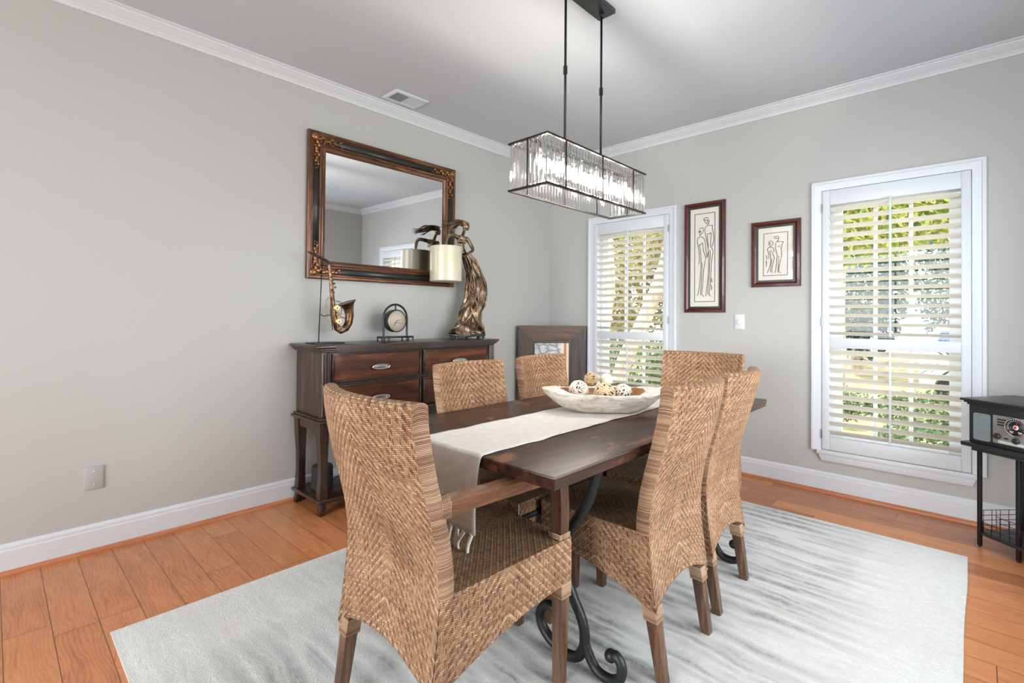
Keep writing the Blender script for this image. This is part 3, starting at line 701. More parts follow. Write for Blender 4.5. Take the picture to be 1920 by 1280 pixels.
m.tube([(X+.004,-1.292,1.884),(X-.004,-1.292,1.884)], .005, 8)                             # lips
for dz in (1,): m.sphere((X+.020,-1.297,1.905), .005, sub=2); m.sphere((X-.020,-1.297,1.905), .005, sub=2)
m.sphere((X+.027,-1.316,1.900), .007, (.5,.8,1.3), 2)
for q in (-1.344,-1.386): m.sphere((X+.022,q,1.778), .0145, (1,1,1), 3)
for q in (-1.405,-1.315): m.sphere((X,q,1.808), .018, sub=3)
m.tube(cr([(X,-1.372,1.806),(X+.004,-1.410,1.812),(X+.01,-1.450,1.818),(X+.014,-1.492,1.818),(X+.015,-1.514,1.797),(X+.012,-1.526,1.757),(X+.01,-1.531,1.722)],5), [.019-.009*i/30 for i in range(31)], 14)
m.tube(cr([(X,-1.345,1.806),(X+.006,-1.312,1.806),(X+.016,-1.292,1.782),(X+.03,-1.278,1.745),(X+.04,-1.276,1.716),(X+.05,-1.316,1.693),(X+.055,-1.358,1.673)],5), [.019-.010*i/30 for i in range(31)], 14)
for k in range(4): m.tube([(X+.055,-1.354,1.675),(X+.050+.004*k,-1.378+.003*k,1.666-.003*k),(X+.047+.006*k,-1.392+.005*k,1.657-.004*k)], [.0045,.004,.003], 8)
m.tube([(X+.055,-1.352,1.674),(X+.066,-1.366,1.674)], [.0045,.0035], 8)
fig = m.build('woman_figure', BRONZE, r)
md = fig.modifiers.new('join','REMESH'); md.mode = 'VOXEL'; md.voxel_size = .0028; md.use_smooth_shade = True
md = fig.modifiers.new('soften','SMOOTH'); md.factor = .5; md.iterations = 4
m = MB(); rr = random.Random(3)
for k in range(26):
    a = k/25; x_ = X+(-.026+.052*rr.random()); z0 = 1.905+.036*math.sin(a*PI)*rr.uniform(.6,1); y0 = -1.302-.03*rr.random()
    L_ = rr.uniform(.12,.26); amp = rr.uniform(.004,.012); ph = rr.random()*6; drop = rr.uniform(.02,.06)
    pts = [(x_+(X-x_)*.5*t, y0-L_*t, z0+.014*math.sin(min(t*5,PI))-drop*t*t*1.2+amp*math.sin(ph+t*9)*t) for t in [i/14 for i in range(15)]]
    m.tube(pts, [.0085*(1-.85*(i/14)**1.6) for i in range(15)], 7)
m.build('hair', DRESS, r, None)
SHADE = mat_plain('pearl_shade', lin(206,199,172), .42, .08, var=.08, nscale=6, Coat_Weight=.3)
m = MB(); m.lathe([(.119,1.452),(.123,1.456),(.123,1.716),(.120,1.720),(.118,1.716),(.118,1.458)], (X+.01,-1.526,0), 56); m.build('lamp_shade', SHADE, r, SM)
m = MB(); m.lathe([(0,1.455),(.117,1.455)], (X+.01,-1.526,0), 40); m.build('shade_diffuser', SHADE, r)
m = MB(); m.tube([(X+.01,-1.526,1.73),(X+.01,-1.526,1.60)], .012, 12); m.build('lamp_socket', BRONZE, r)

# ------------------------------------------------------------------ frame leaning in the corner
cdir = Vector((.44,.485,0)).normalized(); cn = Vector((cdir.y,-cdir.x,0))
r = thing('leaning_picture', 'wide dark rustic wood picture frame standing diagonally in the corner behind the chairs', 'framed picture', (.255,-.275,0), math.atan2(cdir.y,cdir.x))
fl = lambda u,v,d: Vector((u,-d,v))
hw = .327
m = MB(); m.frame([(0,-.012),(0,.014),(.004,.018),(.10,.022),(.150,.012),(.154,-.012)], -hw,hw,0,1.10, fl); m.build('wood_frame', FRMW, r, SM, mat2=FRMZ)
m = MB(); m.frame([(.146,-.012),(.146,.016),(.162,.016),(.162,-.012)], -hw,hw,0,1.10, fl); m.build('inner_edge', BLACKP, r)
t = NT('grey_stone_print'); vo = t.n('ShaderNodeTexVoronoi', feature='DISTANCE_TO_EDGE'); t.l(t.coord(scale=(1,1,1.4)), vo.inputs['Vector']); vo.inputs['Scale'].default_value = 11
cc = t.mix(t.ramp(vo.outputs['Distance'], [(.0,(0,0,0)),(.14,(1,1,1))]), lin(120,124,126), t.ramp(t.noise(t.coord(), 14, 3), [(.35,lin(168,172,174)),(.65,lin(214,214,212))]))
sx = t.n('ShaderNodeSeparateXYZ'); t.l(t.coord(), sx.inputs[0])
cc = t.mix(t.M('GREATER_THAN', sx.outputs[0], .085), cc, lin(226,206,186)); cc = t.mix(t.M('COMPARE', sx.outputs[0], .128, .012), cc, lin(178,124,84)); t.set(cc, .4)
m = MB(); m.box((-hw+.155,-.004,.155),(hw-.155,.004,.945)); m.build('print', t.m, r)

# ------------------------------------------------------------------ rug
r = MB(); r.grid(lambda u,v: Vector((.872+2.29*u + .004*math.sin(v*23)*(u-.5), -3.625+3.033*v + .003*math.sin(u*17), .006+.006*min(1,min(u,1-u,v,1-v)*90))), 60, 70)
r.box((.874,-3.623,.001),(3.160,-.594,.009))
rug = r.build('area_rug', RUG, None, SM, org=(2.017,-2.108,0)); rug.location = (2.017,-2.108,0)
tag(rug, 'large ivory rug with dark grey streaks under the dining table', 'rug')
RZ = .012

# ------------------------------------------------------------------ dining table
TX0,TX1,TY0,TY1,TZ = 1.488,2.392,-2.915,-1.13,.76
r = thing('dining_table', 'long distressed dark wood dining table with black scrolled iron legs', 'table', (1.94,-2.02,RZ), world=True)
m = MB()
m.hexa([(TX0+.006,TY0+.006,.722),(TX1-.006,TY0+.006,.722),(TX1-.006,TY1-.006,.722),(TX0+.006,TY1-.006,.722),(TX0,TY0,.752),(TX1,TY0,.752),(TX1,TY1,.752),(TX0,TY1,.752)])
m.box((TX0,TY0,.748),(TX1,TY1,TZ), .005, 2)
m.build('tabletop', TABLE, r, SM)
def scroll(yy, sx):
    c = 1.94; f = lambda x,z: (c+sx*(x-c), yy, z)
    m = MB()
    m.tube(cr([f(2.31,.722),f(2.295,.67),f(2.262,.575),f(2.20,.475),f(2.16,.40),f(2.165,.31),f(2.203,.232),f(2.240,.168),f(2.250,.105),f(2.228,.05),f(2.185,.031),f(2.13,.038),f(2.08,.066),f(2.056,.108),f(2.072,.150),f(2.105,.165),f(2.135,.150)]), .0175, 12)
    m.tube(cr([f(2.246,.12),f(2.262,.078),f(2.295,.036),f(2.345,.029),f(2.383,.05),f(2.390,.088),f(2.372,.112),f(2.352,.106)]), .0165, 12)
    m.sphere(f(2.350,.106), .021, sub=2)
    m.build('scroll_leg', IRON, r, None)
for yy in (-2.57,-1.49):
    for sx in (1,-1): scroll(yy, sx)
    m = MB(); m.box((1.60,yy-.02,.712),(2.28,yy+.02,.724)); m.tube([(1.71,yy,.42),(2.17,yy,.42)], .014, 10); m.build('cross_bar', IRON, r, SM)
m = MB(); m.tube([(1.94,-2.57,.42),(1.94,-1.49,.42)], .014, 10); m.build('stretcher', IRON, r)

# runner
r = thing('table_runner', 'ivory cotton table runner with knotted fringe lying along the dining table', 'table runner', (1.951,-2.02,TZ), world=True)
RX0,RX1 = 1.790,2.112
prof = [(-2.932,.530),(-2.936,.60),(-2.934,.68),(-2.928,.735),(-2.922,.757),(-2.912,.7635),(-2.88,.7632)]
prof = prof + [(-2.88+(1.72)*k/24,.7632) for k in range(1,24)] + [(-1.155,.7632),(-1.133,.7635),(-1.122,.757),(-1.117,.735),(-1.112,.68),(-1.11,.60),(-1.114,.53)]
def run_pt(u, v):
    f = v*(len(prof)-1); i = min(int(f),len(prof)-2); q = f-i
    y = prof[i][0]*(1-q)+prof[i+1][0]*q; z = prof[i][1]*(1-q)+prof[i+1][1]*q
    hang = max(0,(.755-z)/.25)
    e = .003*math.sin(y*19+u*2)+.002*math.sin(y*47)
    return Vector((RX0+(RX1-RX0)*u + e*(u-.5)*2, y - hang*.008*(1+math.sin(u*9)), z + (0 if hang else .0006*math.sin(y*31+u*11))))
m = MB(); m.grid(run_pt, 24, 150); m.build('cloth', CLOTH, r, None, sol=.0022)
rr = random.Random(5)
for end in (0,1):
    for k in range(10):
        x_ = RX0+.012+(RX1-RX0-.024)*k/9; y_ = (-2.944 if end==0 else -1.106); sg = -1 if end==0 else 1
        dx = rr.uniform(-.025,.02); L_ = rr.uniform(.065,.078)
        pts = cr([(x_,y_,.534),(x_+dx*.3,y_,.522),(x_+dx*.9,y_+sg*.004,.50),(x_+dx,y_+sg*.006,.48),(x_+dx*.5,y_+sg*.006,.534-L_)],4)
        m = MB(); m.tube(pts, [.0036+.0032*math.sin(PI*min(1,i/(len(pts)-1)+.12))**.5*1.0 for i in range(len(pts))], 8); m.build('tassel', CLOTH, r)

# ------------------------------------------------------------------ bowl and balls
BC = Vector((1.972,-2.04,0)); ax = math.atan2(.33,.40)
r = thing('dough_bowl', 'long whitewashed carved wooden dough bowl on the table runner', 'bowl', (BC.x,BC.y,.7662), ax)
def bowl_out(u, v):
    a = 2*PI*u; ca, sa = math.cos(a), math.sin(a)
    lx = .275*(abs(ca)**.74)*(1 if ca>0 else -1); ly = .158*sa
    rimz = .088 + .006*abs(ca)**3 + .004*math.sin(2*a+1)
    k = .40+.60*v**.62; n_ = mnoise.noise(Vector((ca*2,sa*2,v*3)))*.035
    return Vector((lx*k*(1+n_), ly*k*(1+n_*1.6), rimz*v**1.5 + (.004*mnoise.noise(Vector((ca*3,sa*3,5))) if v>.05 else 0)))
RIMI = []
def bowl_in(u, v):
    a = 2*PI*u; o = bowl_out(u, 1); w = .76-.10*max(0,math.cos(a))**2-.06*max(0,-math.cos(a))**2
    i_ = Vector((o.x*w, o.y*.79, o.z-.002)); k = (1-v)**.55
    return Vector((i_.x*k, i_.y*k, .016+(i_.z-.016)*((1-v)**1.4)))
m = MB(); m.grid(bowl_out, 72, 16, closeu=True); A = m.grid(lambda u,v: bowl_out(u,1).lerp(bowl_in(u,0), v)+Vector((0,0,.003*math.sin(PI*v))), 72, 5, closeu=True)
m.grid(lambda u,v: bowl_out(u,0)*(1-v), 72, 1, closeu=True)
bmesh.ops.remove_doubles(m.bm, verts=m.bm.verts, dist=.0003); m.build('bowl_shell', BOWLM, r, None)
m = MB(); m.grid(lambda u,v: bowl_in(u, v*.98), 72, 14, closeu=True); m.build('carved_hollow', mat_wood('bare_bowl_wood', lin(96,62,34), lin(146,100,58), lin(180,134,84), 'x', .6), r, None)
bx = Vector((math.cos(ax),math.sin(ax),0)); by = Vector((-math.sin(ax),math.cos(ax),0))
def ball(label, a, b, z, rad, cols, strand, n, name='wicker_ball'):
    c = BC + bx*a + by*b; c.z = z
    o = thing(name, label, 'decorative ball', c, random.random()*6, 'wicker balls in the dough bowl')
    m = MB(); m.sphere((0,0,0), rad*.78, sub=3); m.build('ball_core', cols[1], o)
    rr = random.Random(int(rad*1e5)); m = MB()
    for k in range(n):
        ax_ = Vector((rr.gauss(0,1),rr.gauss(0,1),rr.gauss(0,1))).normalized(); u = ax_.orthogonal().normalized(); w = ax_.cross(u); off = rr.uniform(-.55,.55); q = math.sqrt(1-off*off)
        R_ = rad*rr.uniform(.94,1.0)-strand
        m.tube([ax_*off*R_+(u*math.cos(t)+w*math.sin(t))*q*R_ for t in [2*PI*i/22 for i in range(22)]], strand, 5, closed=True)
    m.build('strands', cols[0], o)
def bm_(name, c, k=.22): return (mat_plain(name, c, .7, var=.18, nscale=25), mat_plain(name+'_core', tuple(x*k for x in c), .9, var=.3, nscale=30))
tan = bm_('tan_wicker', lin(190,160,120)); pale = bm_('pale_wicker', lin(228,220,206), .25); honey = bm_('honey_wicker', lin(222,196,160)); wht = bm_('white_fluff', lin(236,228,214), .9)
ball('tan wicker ball resting on top at the left of the pile in the bowl', -.052, .024, .900, .033, tan, .0022, 24)
ball('whitish wicker ball at the left end inside the bowl', -.108, .005, .852, .047, pale, .0028, 26)
ball('large honey wicker ball in the middle of the bowl', .005, -.01, .843, .050, honey, .0030, 24)
ball('pale wicker ball at the right of the pile in the bowl', .092, .022, .843, .042, pale, .0026, 26)
ball('fluffy white ball at the back on top of the pile in the bowl', .022, .062, .895, .030, wht, .0018, 60, 'fluffy_ball')
ball('small tan wicker ball in front of the pile, right of the big honey one', .070, -.058, .823, .020, tan, .0014, 20)
ball('tiny tan wicker ball between the two big balls in the bowl', -.05, -.05, .826, .019, tan, .0014, 20)

# ------------------------------------------------------------------ rattan chairs
def back_y(z, d):
    P = [(.20,-.282),(.30,-.266),(.38,-.256),(.46,-.25),(.52,-.251),(.60,-.262),(.68,-.281),(.76,-.303),(.84,-.321),(.90,-.331),(.98,-.336)]
    for (z0,y0),(z1,y1) in zip(P,P[1:]):
        if z<=z1: return y0+(y1-y0)*max(0,(z-z0)/(z1-z0)) + .25 - d
    return P[-1][1]+.25-d
def make_chair(name, label, w, d, H, arms, bow=.05):
    """local frame: faces +y, origin on the floor; d = half depth of the seat"""
    r = thing(name, label, 'chair', (0,0,0), 0, 'rattan chairs around the dining table')
    hw = w/2; SZ = .468
    bul = lambda x,z: bow*max(0,min(1,(z-.47)/.45))**1.2*(1-(x/hw)**2)
    zb = lambda x: .232+.052*(1-(x/hw)**2)
    th = lambda z: .046
    rear = lambda x,z: Vector((x, back_y(z,d)-bul(x,z), z))
    front = lambda x,z: Vector((x, back_y(z,d)-bul(x,z)+th(z), z))
    # backrest: rear face + top, inner face, bound edges
    m = MB(); n1, n2 = 24, 44
    m.grid(lambda u,v: rear(-hw+w*u, zb(-hw+w*u)+(H-.008-zb(-hw+w*u))*v), n1, n2, lambda u,v: (-hw+w*u, .23+(H-.23)*v))
    m.grid(lambda u,v: front(-hw+w*u, SZ-.03+(H-.008-SZ+.03)*v), n1, n2, lambda u,v: (-hw+w*u, .45+(H-.45)*v))
    def top(u, v):
        x = -hw+w*u; a = rear(x,H-.008); b = front(x,H-.008); p = a.lerp(b, v); p.z = H-.008+.010*math.sin(PI*v)**.6; return p
    m.grid(top, n1, 8, lambda u,v: (-hw+w*u, H+.05*v))
    # lower inner closing of the rear skirt
    m.grid(lambda u,v: rear(-hw+w*u, zb(-hw+w*u)+(SZ-.03-zb(-hw+w*u))*v)+Vector((0,.014,0)), n1, 8, lambda u,v: (-hw+w*u, .23+.23*v))
    m.grid(lambda u,v: rear(-hw+w*u, zb(-hw+w*u))+Vector((0,.014*v,0)), n1, 1, lambda u,v: (-hw+w*u, .01*v))
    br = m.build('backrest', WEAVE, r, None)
    for s_ in (-1,1):
        m = MB(); 
        def edge(u, v):
            z = SZ-.004+(H-.008-SZ+.004)*v; a = rear(s_*hw,z); b = front(s_*hw,z); p = a.lerp(b,u); p.x += s_*.005*math.sin(PI*u)**.7*(1-v**10); p.z += .010*math.sin(PI*u)**.6*v**10; return p
        m.grid(edge, 6, 48, lambda u,v: (u*.05, .46+(H-.46)*v)); 
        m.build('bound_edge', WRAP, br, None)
    # seat: top, front apron, side skirts
    m = MB(); yb = -d
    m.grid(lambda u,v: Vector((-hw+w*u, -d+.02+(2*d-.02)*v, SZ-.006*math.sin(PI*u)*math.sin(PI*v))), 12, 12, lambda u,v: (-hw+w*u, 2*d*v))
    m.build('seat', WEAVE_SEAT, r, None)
    m = MB()
    sb = lambda y: .325-.105*max(0,min(1,((d-.03)-y)/(2*d-.03)))**2.0
    for s_ in (-1,1):
        def side(u, v):
            z0u = .0; y = -d+2*d*u; z0 = sb(y); z = z0+(SZ-z0)*v
            yy = y + (back_y(z,d)+d)*(1-u)**2   # follow the splayed rear edge
            return Vector((s_*(hw+.001+.0015*math.sin(PI*v)), yy, z))
        m.grid(side, 22, 12, lambda u,v: ((-d+2*d*u)*1.0+.02, sb(-d+2*d*u)+(SZ-sb(-d+2*d*u))*v))
        m.grid(lambda u,v: side(u,0)+Vector((-s_*.016*v,0,0)), 22, 1, lambda u,v: (u*.4,.01*v))
    m.grid(lambda u,v: Vector((-hw+w*u, d+.001, .325+(SZ-.325)*v)), 12, 6, lambda u,v: (-hw+w*u, .325+(SZ-.325)*v))
    m.grid(lambda u,v: Vector((-hw+w*u, d-.016*v, .325)), 12, 1, lambda u,v: (-hw+w*u,.01*v))
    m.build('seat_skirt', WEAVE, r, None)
    # legs with bound collars
    def leg(x, y, zt, sx, splay, rearleg):
        wt = zt-.012 if rearleg else zt-.006
        a = .0215; b = .0165; m = MB(); ox = sx*(-.004)
        m.hexa([(x-b+ox,y-b+splay,RZ-.012),(x+b+ox,y-b+splay,RZ-.012),(x+b+ox,y+b+splay,RZ-.012),(x-b+ox,y+b+splay,RZ-.012),
                (x-a,y-a,zt),(x+a,y-a,zt),(x+a,y+a,zt),(x-a,y+a,zt)], .003, 2)
        L_ = m.build('leg', LEGW, r, SM)
        m = MB(); q = a+.0022; h = .030
        f_ = 1-.25
        def ring(u, v):
            k = u*4; c = [(-q,-q),(q,-q),(q,q),(-q,q),(-q,-q)]; i = min(int(k),3); t_ = k-i
            return Vector((x+c[i][0]*(1-t_)+c[i+1][0]*t_, y+splay*.22*(1-v)+c[i][1]*(1-t_)+c[i+1][1]*t_, wt-.048+.048*v))
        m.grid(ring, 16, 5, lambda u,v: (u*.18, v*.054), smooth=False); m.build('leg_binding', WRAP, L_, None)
    for s_ in (-1,1):
        leg(s_*(hw-.0225), d-.0225, .335, s_, 0, False)
        leg(s_*(hw-.0262), -d+.004, .250, s_, -.040, True)
    if arms:
        for s_ in (-1,1):
            x = s_*(hw-.024); m = MB()
            pts = cr([(x,d-.030,SZ-.01),(x,d-.026,.54),(x,d-.030,.62),(x,d-.042,.682)],5)
            for A,B in zip(pts,pts[1:]): pass
            secs = [[m.bm.verts.new((p.x+i*.021, p.y+j*.020, p.z)) for i,j in ((-1,-1),(1,-1),(1,1),(-1,1))] for p in pts]
            for A,B in zip(secs,secs[1:]):
                for k in range(4): m.bm.faces.new((A[k],A[(k+1)%4],B[(k+1)%4],B[k]))
            m.bm.faces.new(secs[0]); m.bm.faces.new(list(reversed(secs[-1])))
            m.build('arm_post', LEGW, r, math.radians(50))
            m = MB(); zA, zB = .712, .700; yA = back_y(.70,d)+.03; yB = d-.012
            pts = [Vector((x, yA+(yB-yA)*k/10, zA+(zB-zA)*k/10-.010*math.sin(PI*k/10)*0 - .022)) for k in range(11)]
            secs = []
            for i,p in enumerate(pts):
                hz = .021
                secs.append([m.bm.verts.new((p.x+a_*.0235, p.y, p.z+b_*hz + (.004 if (b_>0 and abs(a_)<.5) else 0))) for a_,b_ in ((-1,-1),(1,-1),(1,.55),(.6,1),(-.6,1),(-1,.55))])
            for A,B in zip(secs,secs[1:]):
                for k in range(6): m.bm.faces.new((A[k],A[(k+1)%6],B[(k+1)%6],B[k]))
            m.bm.faces.new(secs[0]); m.bm.faces.new(list(reversed(secs[-1])))
            A_ = m.build('armrest', ARMW, r, math.radians(40))
            m = MB()
            for k in range(5):
                yy = yA+.012+.0062*k; zc = zA-.022
                m.tube([(x+.026*a_, yy, zc+.0245*b_) for a_,b_ in ((-1,-.9),(-.9,-1),(.9,-1),(1,-.9),(1,.6),(.65,1.05),(-.65,1.05),(-1,.6))], .0032, 6, closed=True)
            m.build('arm_binding', WRAP, A_, None)
            m = MB()
            for k in range(3):
                m.tube([(x+.0235*a_, d-.030+.0235*b_, SZ+.004+.006*k) for a_,b_ in ((-1,-1),(1,-1),(1,1),(-1,1))], .003, 6, closed=True)
            m.build('post_binding', WRAP, A_, None)
    return r
arm1 = make_chair('rattan_armchair', 'woven rattan armchair nearest the camera, its back to us at the near table end', .482, .26, .962, True)
arm1.location = (2.003,-2.905,RZ); arm1.rotation_euler = (0,0,-.03)
arm2 = copy_tree(arm1); arm2['label'] = 'woven rattan chair at the far table end, facing us in front of the windows'
arm2.location = (1.985,-1.285,RZ); arm2.rotation_euler = (0,0,PI+.02)
s1 = make_chair('rattan_side_chair', 'woven rattan side chair on the right of the table, the nearer one, wholly in view', .41, .225, .953, False)
s1.location = (2.203,-2.266,RZ); s1.rotation_euler = (0,0,PI/2+.0)
for (x,y,a,lab) in ((2.180,-1.778,PI/2+.04,'woven rattan side chair on the right of the table, behind the nearer one'),
                    (1.720,-2.362,-PI/2,'woven rattan side chair left of the table, in front of the sideboard drawers'),
                    (1.690,-1.780,-PI/2+.06,'woven rattan side chair left of the table, in front of the corner picture frame')):
    c = copy_tree(s1); c.location = (x,y,RZ); c.rotation_euler = (0,0,a); c['label'] = lab

# ------------------------------------------------------------------ radio and its stand
rot = math.atan2(-.54,.84)
r = thing('radio_stand', 'black stand with a wire basket shelf beside the right window', 'stand', (3.133,-.46,0), rot)
m = MB(); m.box((-.004,.0,.535),(.45,.39,.556), .004); m.box((.025,.03,.512),(.42,.36,.537), .006); m.build('tray_top', BLACKP, r, SM)
for (x,y) in ((.012,.112),(.185,.098),(.40,.112),(.06,.34),(.40,.34)):
    m = MB(); m.box((x-.0085,y-.0085,.010),(x+.0085,y+.0085,.515), .003); m.sphere((x,y,.010), .0095, (1,1,1)); m.build('leg', BLACK, r, SM)
m = MB(); m.prism([(.004,.11),(.06,.096),(.185,.085),(.33,.096),(.41,.11),(.41,.345),(.05,.345)], up, .068, .080, .002); m.build('shelf', BLACKP, r, SM)
m = MB()
front_ = [(.012,.108),(.06,.094),(.12,.086),(.185,.083),(.25,.086),(.33,.094),(.405,.108)]
for z in (.086,.112,.138,.164,.190):
    m.tube([(x,y,z) for x,y in ([(.09,.100),(.12,.086),(.185,.083),(.25,.086),(.33,.094),(.405,.108)] if z>.15 else front_)], .0016, 6)
    m.tube([(.012,.108,z),(.055,.34,z)], .0016, 6); m.tube([(.055,.34,z),(.405,.34,z)], .0016, 6); m.tube([(.405,.34,z),(.405,.108,z)], .0016, 6)
for k in range(10):
    x = .03+.042*k; m.tube([(x,.34,.08),(x,.34,.19)] if x>.05 else [(x,.2,.08),(x,.2,.19)], .0016, 6)
    y = .108-.025*math.sin(PI*min(1,max(0,(x-.012)/.39))); m.tube([(x,y,.08),(x,y,.19 if x>.1 else .14)], .0016, 6)
for k in range(5): t_ = (k+.5)/5; m.tube([(.012+.043*t_,.108+.232*t_,.08),(.012+.043*t_,.108+.232*t_,.19)], .0016, 6)
m.build('wire_basket', BLACK, r, None)
r = thing('retro_radio', 'black retro tabletop radio with silver dial panel standing on the wire stand', 'radio', (3.133,-.46,.5565), rot)
m = MB(); m.box((.022,.022,0),(.425,.36,.196), .004); m.box((.015,.016,.192),(.432,.368,.204), .004); m.box((.005,.008,.202),(.442,.376,.212), .004); m.box((-.006,-.002,.211),(.452,.386,.2235), .004); m.build('cabinet', BLACKP, r, SM)
for z in (.193,.203): pass
m = MB(); m.prism([(.045,.026),(.052,.019),(.112,.019),(.119,.026),(.119,.148),(.112,.155),(.052,.155),(.045,.148)], lambda u,v,d: Vector((u,d,v)), .0225, .0165); m.build('speaker_grille', mat_plain('grille_cloth', lin(116,126,126), .8, var=.1, bump=.4, bscale=400), r)
m = MB(); m.prism([(.335,.026),(.342,.019),(.398,.019),(.405,.026),(.405,.148),(.398,.155),(.342,.155),(.335,.148)], lambda u,v,d: Vector((u,d,v)), .0225, .0165); m.build('speaker_grille', bpy.data.materials['grille_cloth'], r)
SILVER = mat_plain('silver_plastic', lin(170,170,164), .32, .7, var=.06)
m = MB(); m.box((.130,.0125,.022),(.325,.0225,.160), .004); m.build('control_panel', SILVER, r, SM)
m = MB(); m.lathe([(.046,.013),(.046,.006),(.043,.003),(.039,.004),(.039,.009)], (.2275,0,.115), 44, 'y'); bz = m.build('dial_bezel', mat_plain('chrome_ring',(.8,.8,.8),.15,1.0), r, SM)
m = MB(); m.lathe([(.039,.011),(.039,.0085),(0,.0085)], (.2275,0,.115), 40, 'y'); m.build('dial_face', BLACK, r)
m = MB()
for k in range(17):
    a = math.radians(-20+220*k/16); m.box((-.0006,-.0007,.029),(.0006,.0007,.036), m=Matrix.Translation((.2275,.008,.115)) @ Matrix.Rotation(-(a-PI/2),4,'Y'))
for x in (-.017,.017): m.box((.2275+x-.008,.0075,.092),(.2275+x+.008,.0085,.095)); m.box((.2275+x-.006,.0075,.086),(.2275+x+.006,.0085,.088))
m.lathe([(.011,.008),(.011,.0065),(0,.0065)], (.2275,0,.115), 20, 'y'); m.build('dial_marks', mat_plain('pale_marks',(.75,.75,.7),.5), r)
m = MB(); m.lathe([(.006,.007),(.006,.004),(0,.0035)], (.2275,0,.115), 16, 'y'); m.box((-.001,-.001,0),(.001,.001,.03), m=Matrix.Translation((.2275,.0062,.115)) @ Matrix.Rotation(.25,4,'Y')); m.build('dial_needle', mat_plain('red_plastic',(.55,.03,.03),.4), r)
for x in (.152,.2275,.303):
    m = MB(); m.lathe([(.0145,.013),(.0145,.004),(.011,-.002),(0,-.002)], (x,0,.058 if x!=.2275 else .050), 22, 'y'); m.build('knob', BLACKP, r, SM)
m = MB()
for s_ in (-1,1):
    for k in range(3):
        m = MB(); m.box((.2275+s_*.058-.018,.0105,.112+.013*k),(.2275+s_*.058+.018,.0128,.118+.013*k)); m.build('vent_slot', BLACK, r)
for x in (.187,.268):
    m = MB(); m.box((x-.008,.0105,.050),(x+.008,.0128,.056)); m.build('switch', BLACK, r)
m = MB(); m.box((.155,.0105,.026),(.318,.0128,.040), .001); m.build('tuning_strip', mat_plain('frosted_strip', lin(186,194,188), .3), r, SM)

# ------------------------------------------------------------------ chandelier
CX0,CX1,CY0,CY1,CZ0,CZ1 = 1.711,1.934,-2.397,-1.583,1.726,1.938
cxm,cym = (CX0+CX1)/2,(CY0+CY1)/2
r = thing('crystal_chandelier', 'long rectangular black-framed crystal chandelier hanging over the dining table', 'chandelier', (cxm,cym,CE), world=True)
m = MB(); m.box((cxm-.05,cym-.20,2.715),(cxm+.05,cym+.20,2.74), .004); m.build('canopy', BLACKP, r, SM)
for y in (cym-.1475,cym+.1475):
    m = MB(); m.tube([(cxm,y,2.716),(cxm,y,CZ1)], .0058, 10); rod = m.build('suspension_rod', BLACK, r)
    m = MB(); m.tube([(cxm,y,2.30),(cxm,y,2.335)], .0095, 12); m.build('rod_coupler', BLACK, rod, SM, org=r['_o'])
    m = MB(); m.lathe([(.012,2.716),(.012,2.700),(.007,2.694)], (cxm,y,0), 14); m.build('ceiling_collar', BLACK, rod, SM, org=r['_o'])
m = MB()
q = .006
for z0,z1 in ((CZ1-.008,CZ1),(CZ0,CZ0+.008)):
    m.frame([(0,z0),(0,z1),(q*2,z1),(q*2,z0)], CX0,CX1,CY0,CY1, lambda u,v,d: Vector((u,v,d)))
for y in (cym-.28,cym,cym+.28):
    for x in (CX0,CX1-.0055): m.box((x,y-.0028,CZ0),(x+.0055,y+.0028,CZ1))
for y in (CY0,CY1-.0055): m.box((cxm-.0028,y,CZ0),(cxm+.0028,y+.0055,CZ1))
m.box((cxm-.012,CY0+.01,CZ1-.006),(cxm+.012,CY1-.01,CZ1-.001)); m.build('chandelier_frame', mat_plain('bronze_black_metal',(.045,.038,.032),.3,.8,var=.2), r, SM)
# crystal bars: one mesh shared by all
m = MB(); hh = (CZ1-CZ0)/2-.014
poly = [(-.0078,-.004),(0,-.0078),(.0078,-.004),(.0078,.004),(0,.0066),(-.0078,.004)]
rings = []
for z,k in ((-hh-.006,.35),(-hh,1),(hh,1),(hh+.006,.35)): rings.append([m.bm.verts.new((x*k,y*k,z)) for x,y in poly])
for A,B in zip(rings,rings[1:]):
    for k in range(6): m.bm.faces.new((A[k],A[(k+1)%6],B[(k+1)%6],B[k]))
m.bm.faces.new(list(reversed(rings[0]))); m.bm.faces.new(rings[-1])
proto = m.build('crystal_bar', CRYSTAL, None); proto.parent = r
zc = (CZ0+CZ1)/2; o_ = Vector(r['_o']); spots = []
n = 36
for k in range(n):
    y = CY0+.018+(CY1-CY0-.036)*k/(n-1)
    if min(abs(y-cym-q_) for q_ in (-.28,0,.28)) < .004: y += .006
    spots += [(CX1-.006,y,PI/2),(CX0+.006,y,-PI/2)]
n = 9
for k in range(n):
    x = CX0+.020+(CX1-CX0-.040)*k/(n-1)
    spots += [(x,CY0+.006,0),(x,CY1-.006,PI)]
for i,(x,y,a) in enumerate(spots):
    c = proto if i==0 else proto.copy()
    if i: COL.objects.link(c); c.parent = r
    c.location = Vector((x,y,zc))-o_; c.rotation_euler = (0,0,a)
for k in range(6):
    y = CY0+.085+(CY1-CY0-.17)*k/5
    m = MB(); m.cyl((cxm,y,CZ1-.006),(cxm,y,CZ1-.055), .011, n=14); so = m.build('socket', CHROME, r)
    pl = bpy.data.lights.new('bulb_light','POINT'); pl.energy = 4.8; pl.shadow_soft_size = .02; pl.color = (1,.93,.84); po = bpy.data.objects.new('bulb_light', pl); COL.objects.link(po); po.location = (cxm,y+.03,CZ1-.10)
    m = MB(); m.lathe([(.007,-.055),(.011,-.070),(.012,-.080),(.009,-.100),(.003,-.116),(0,-.118)], (cxm,y,CZ1), 16); m.build('bulb', BULB, so, None, org=r['_o'])

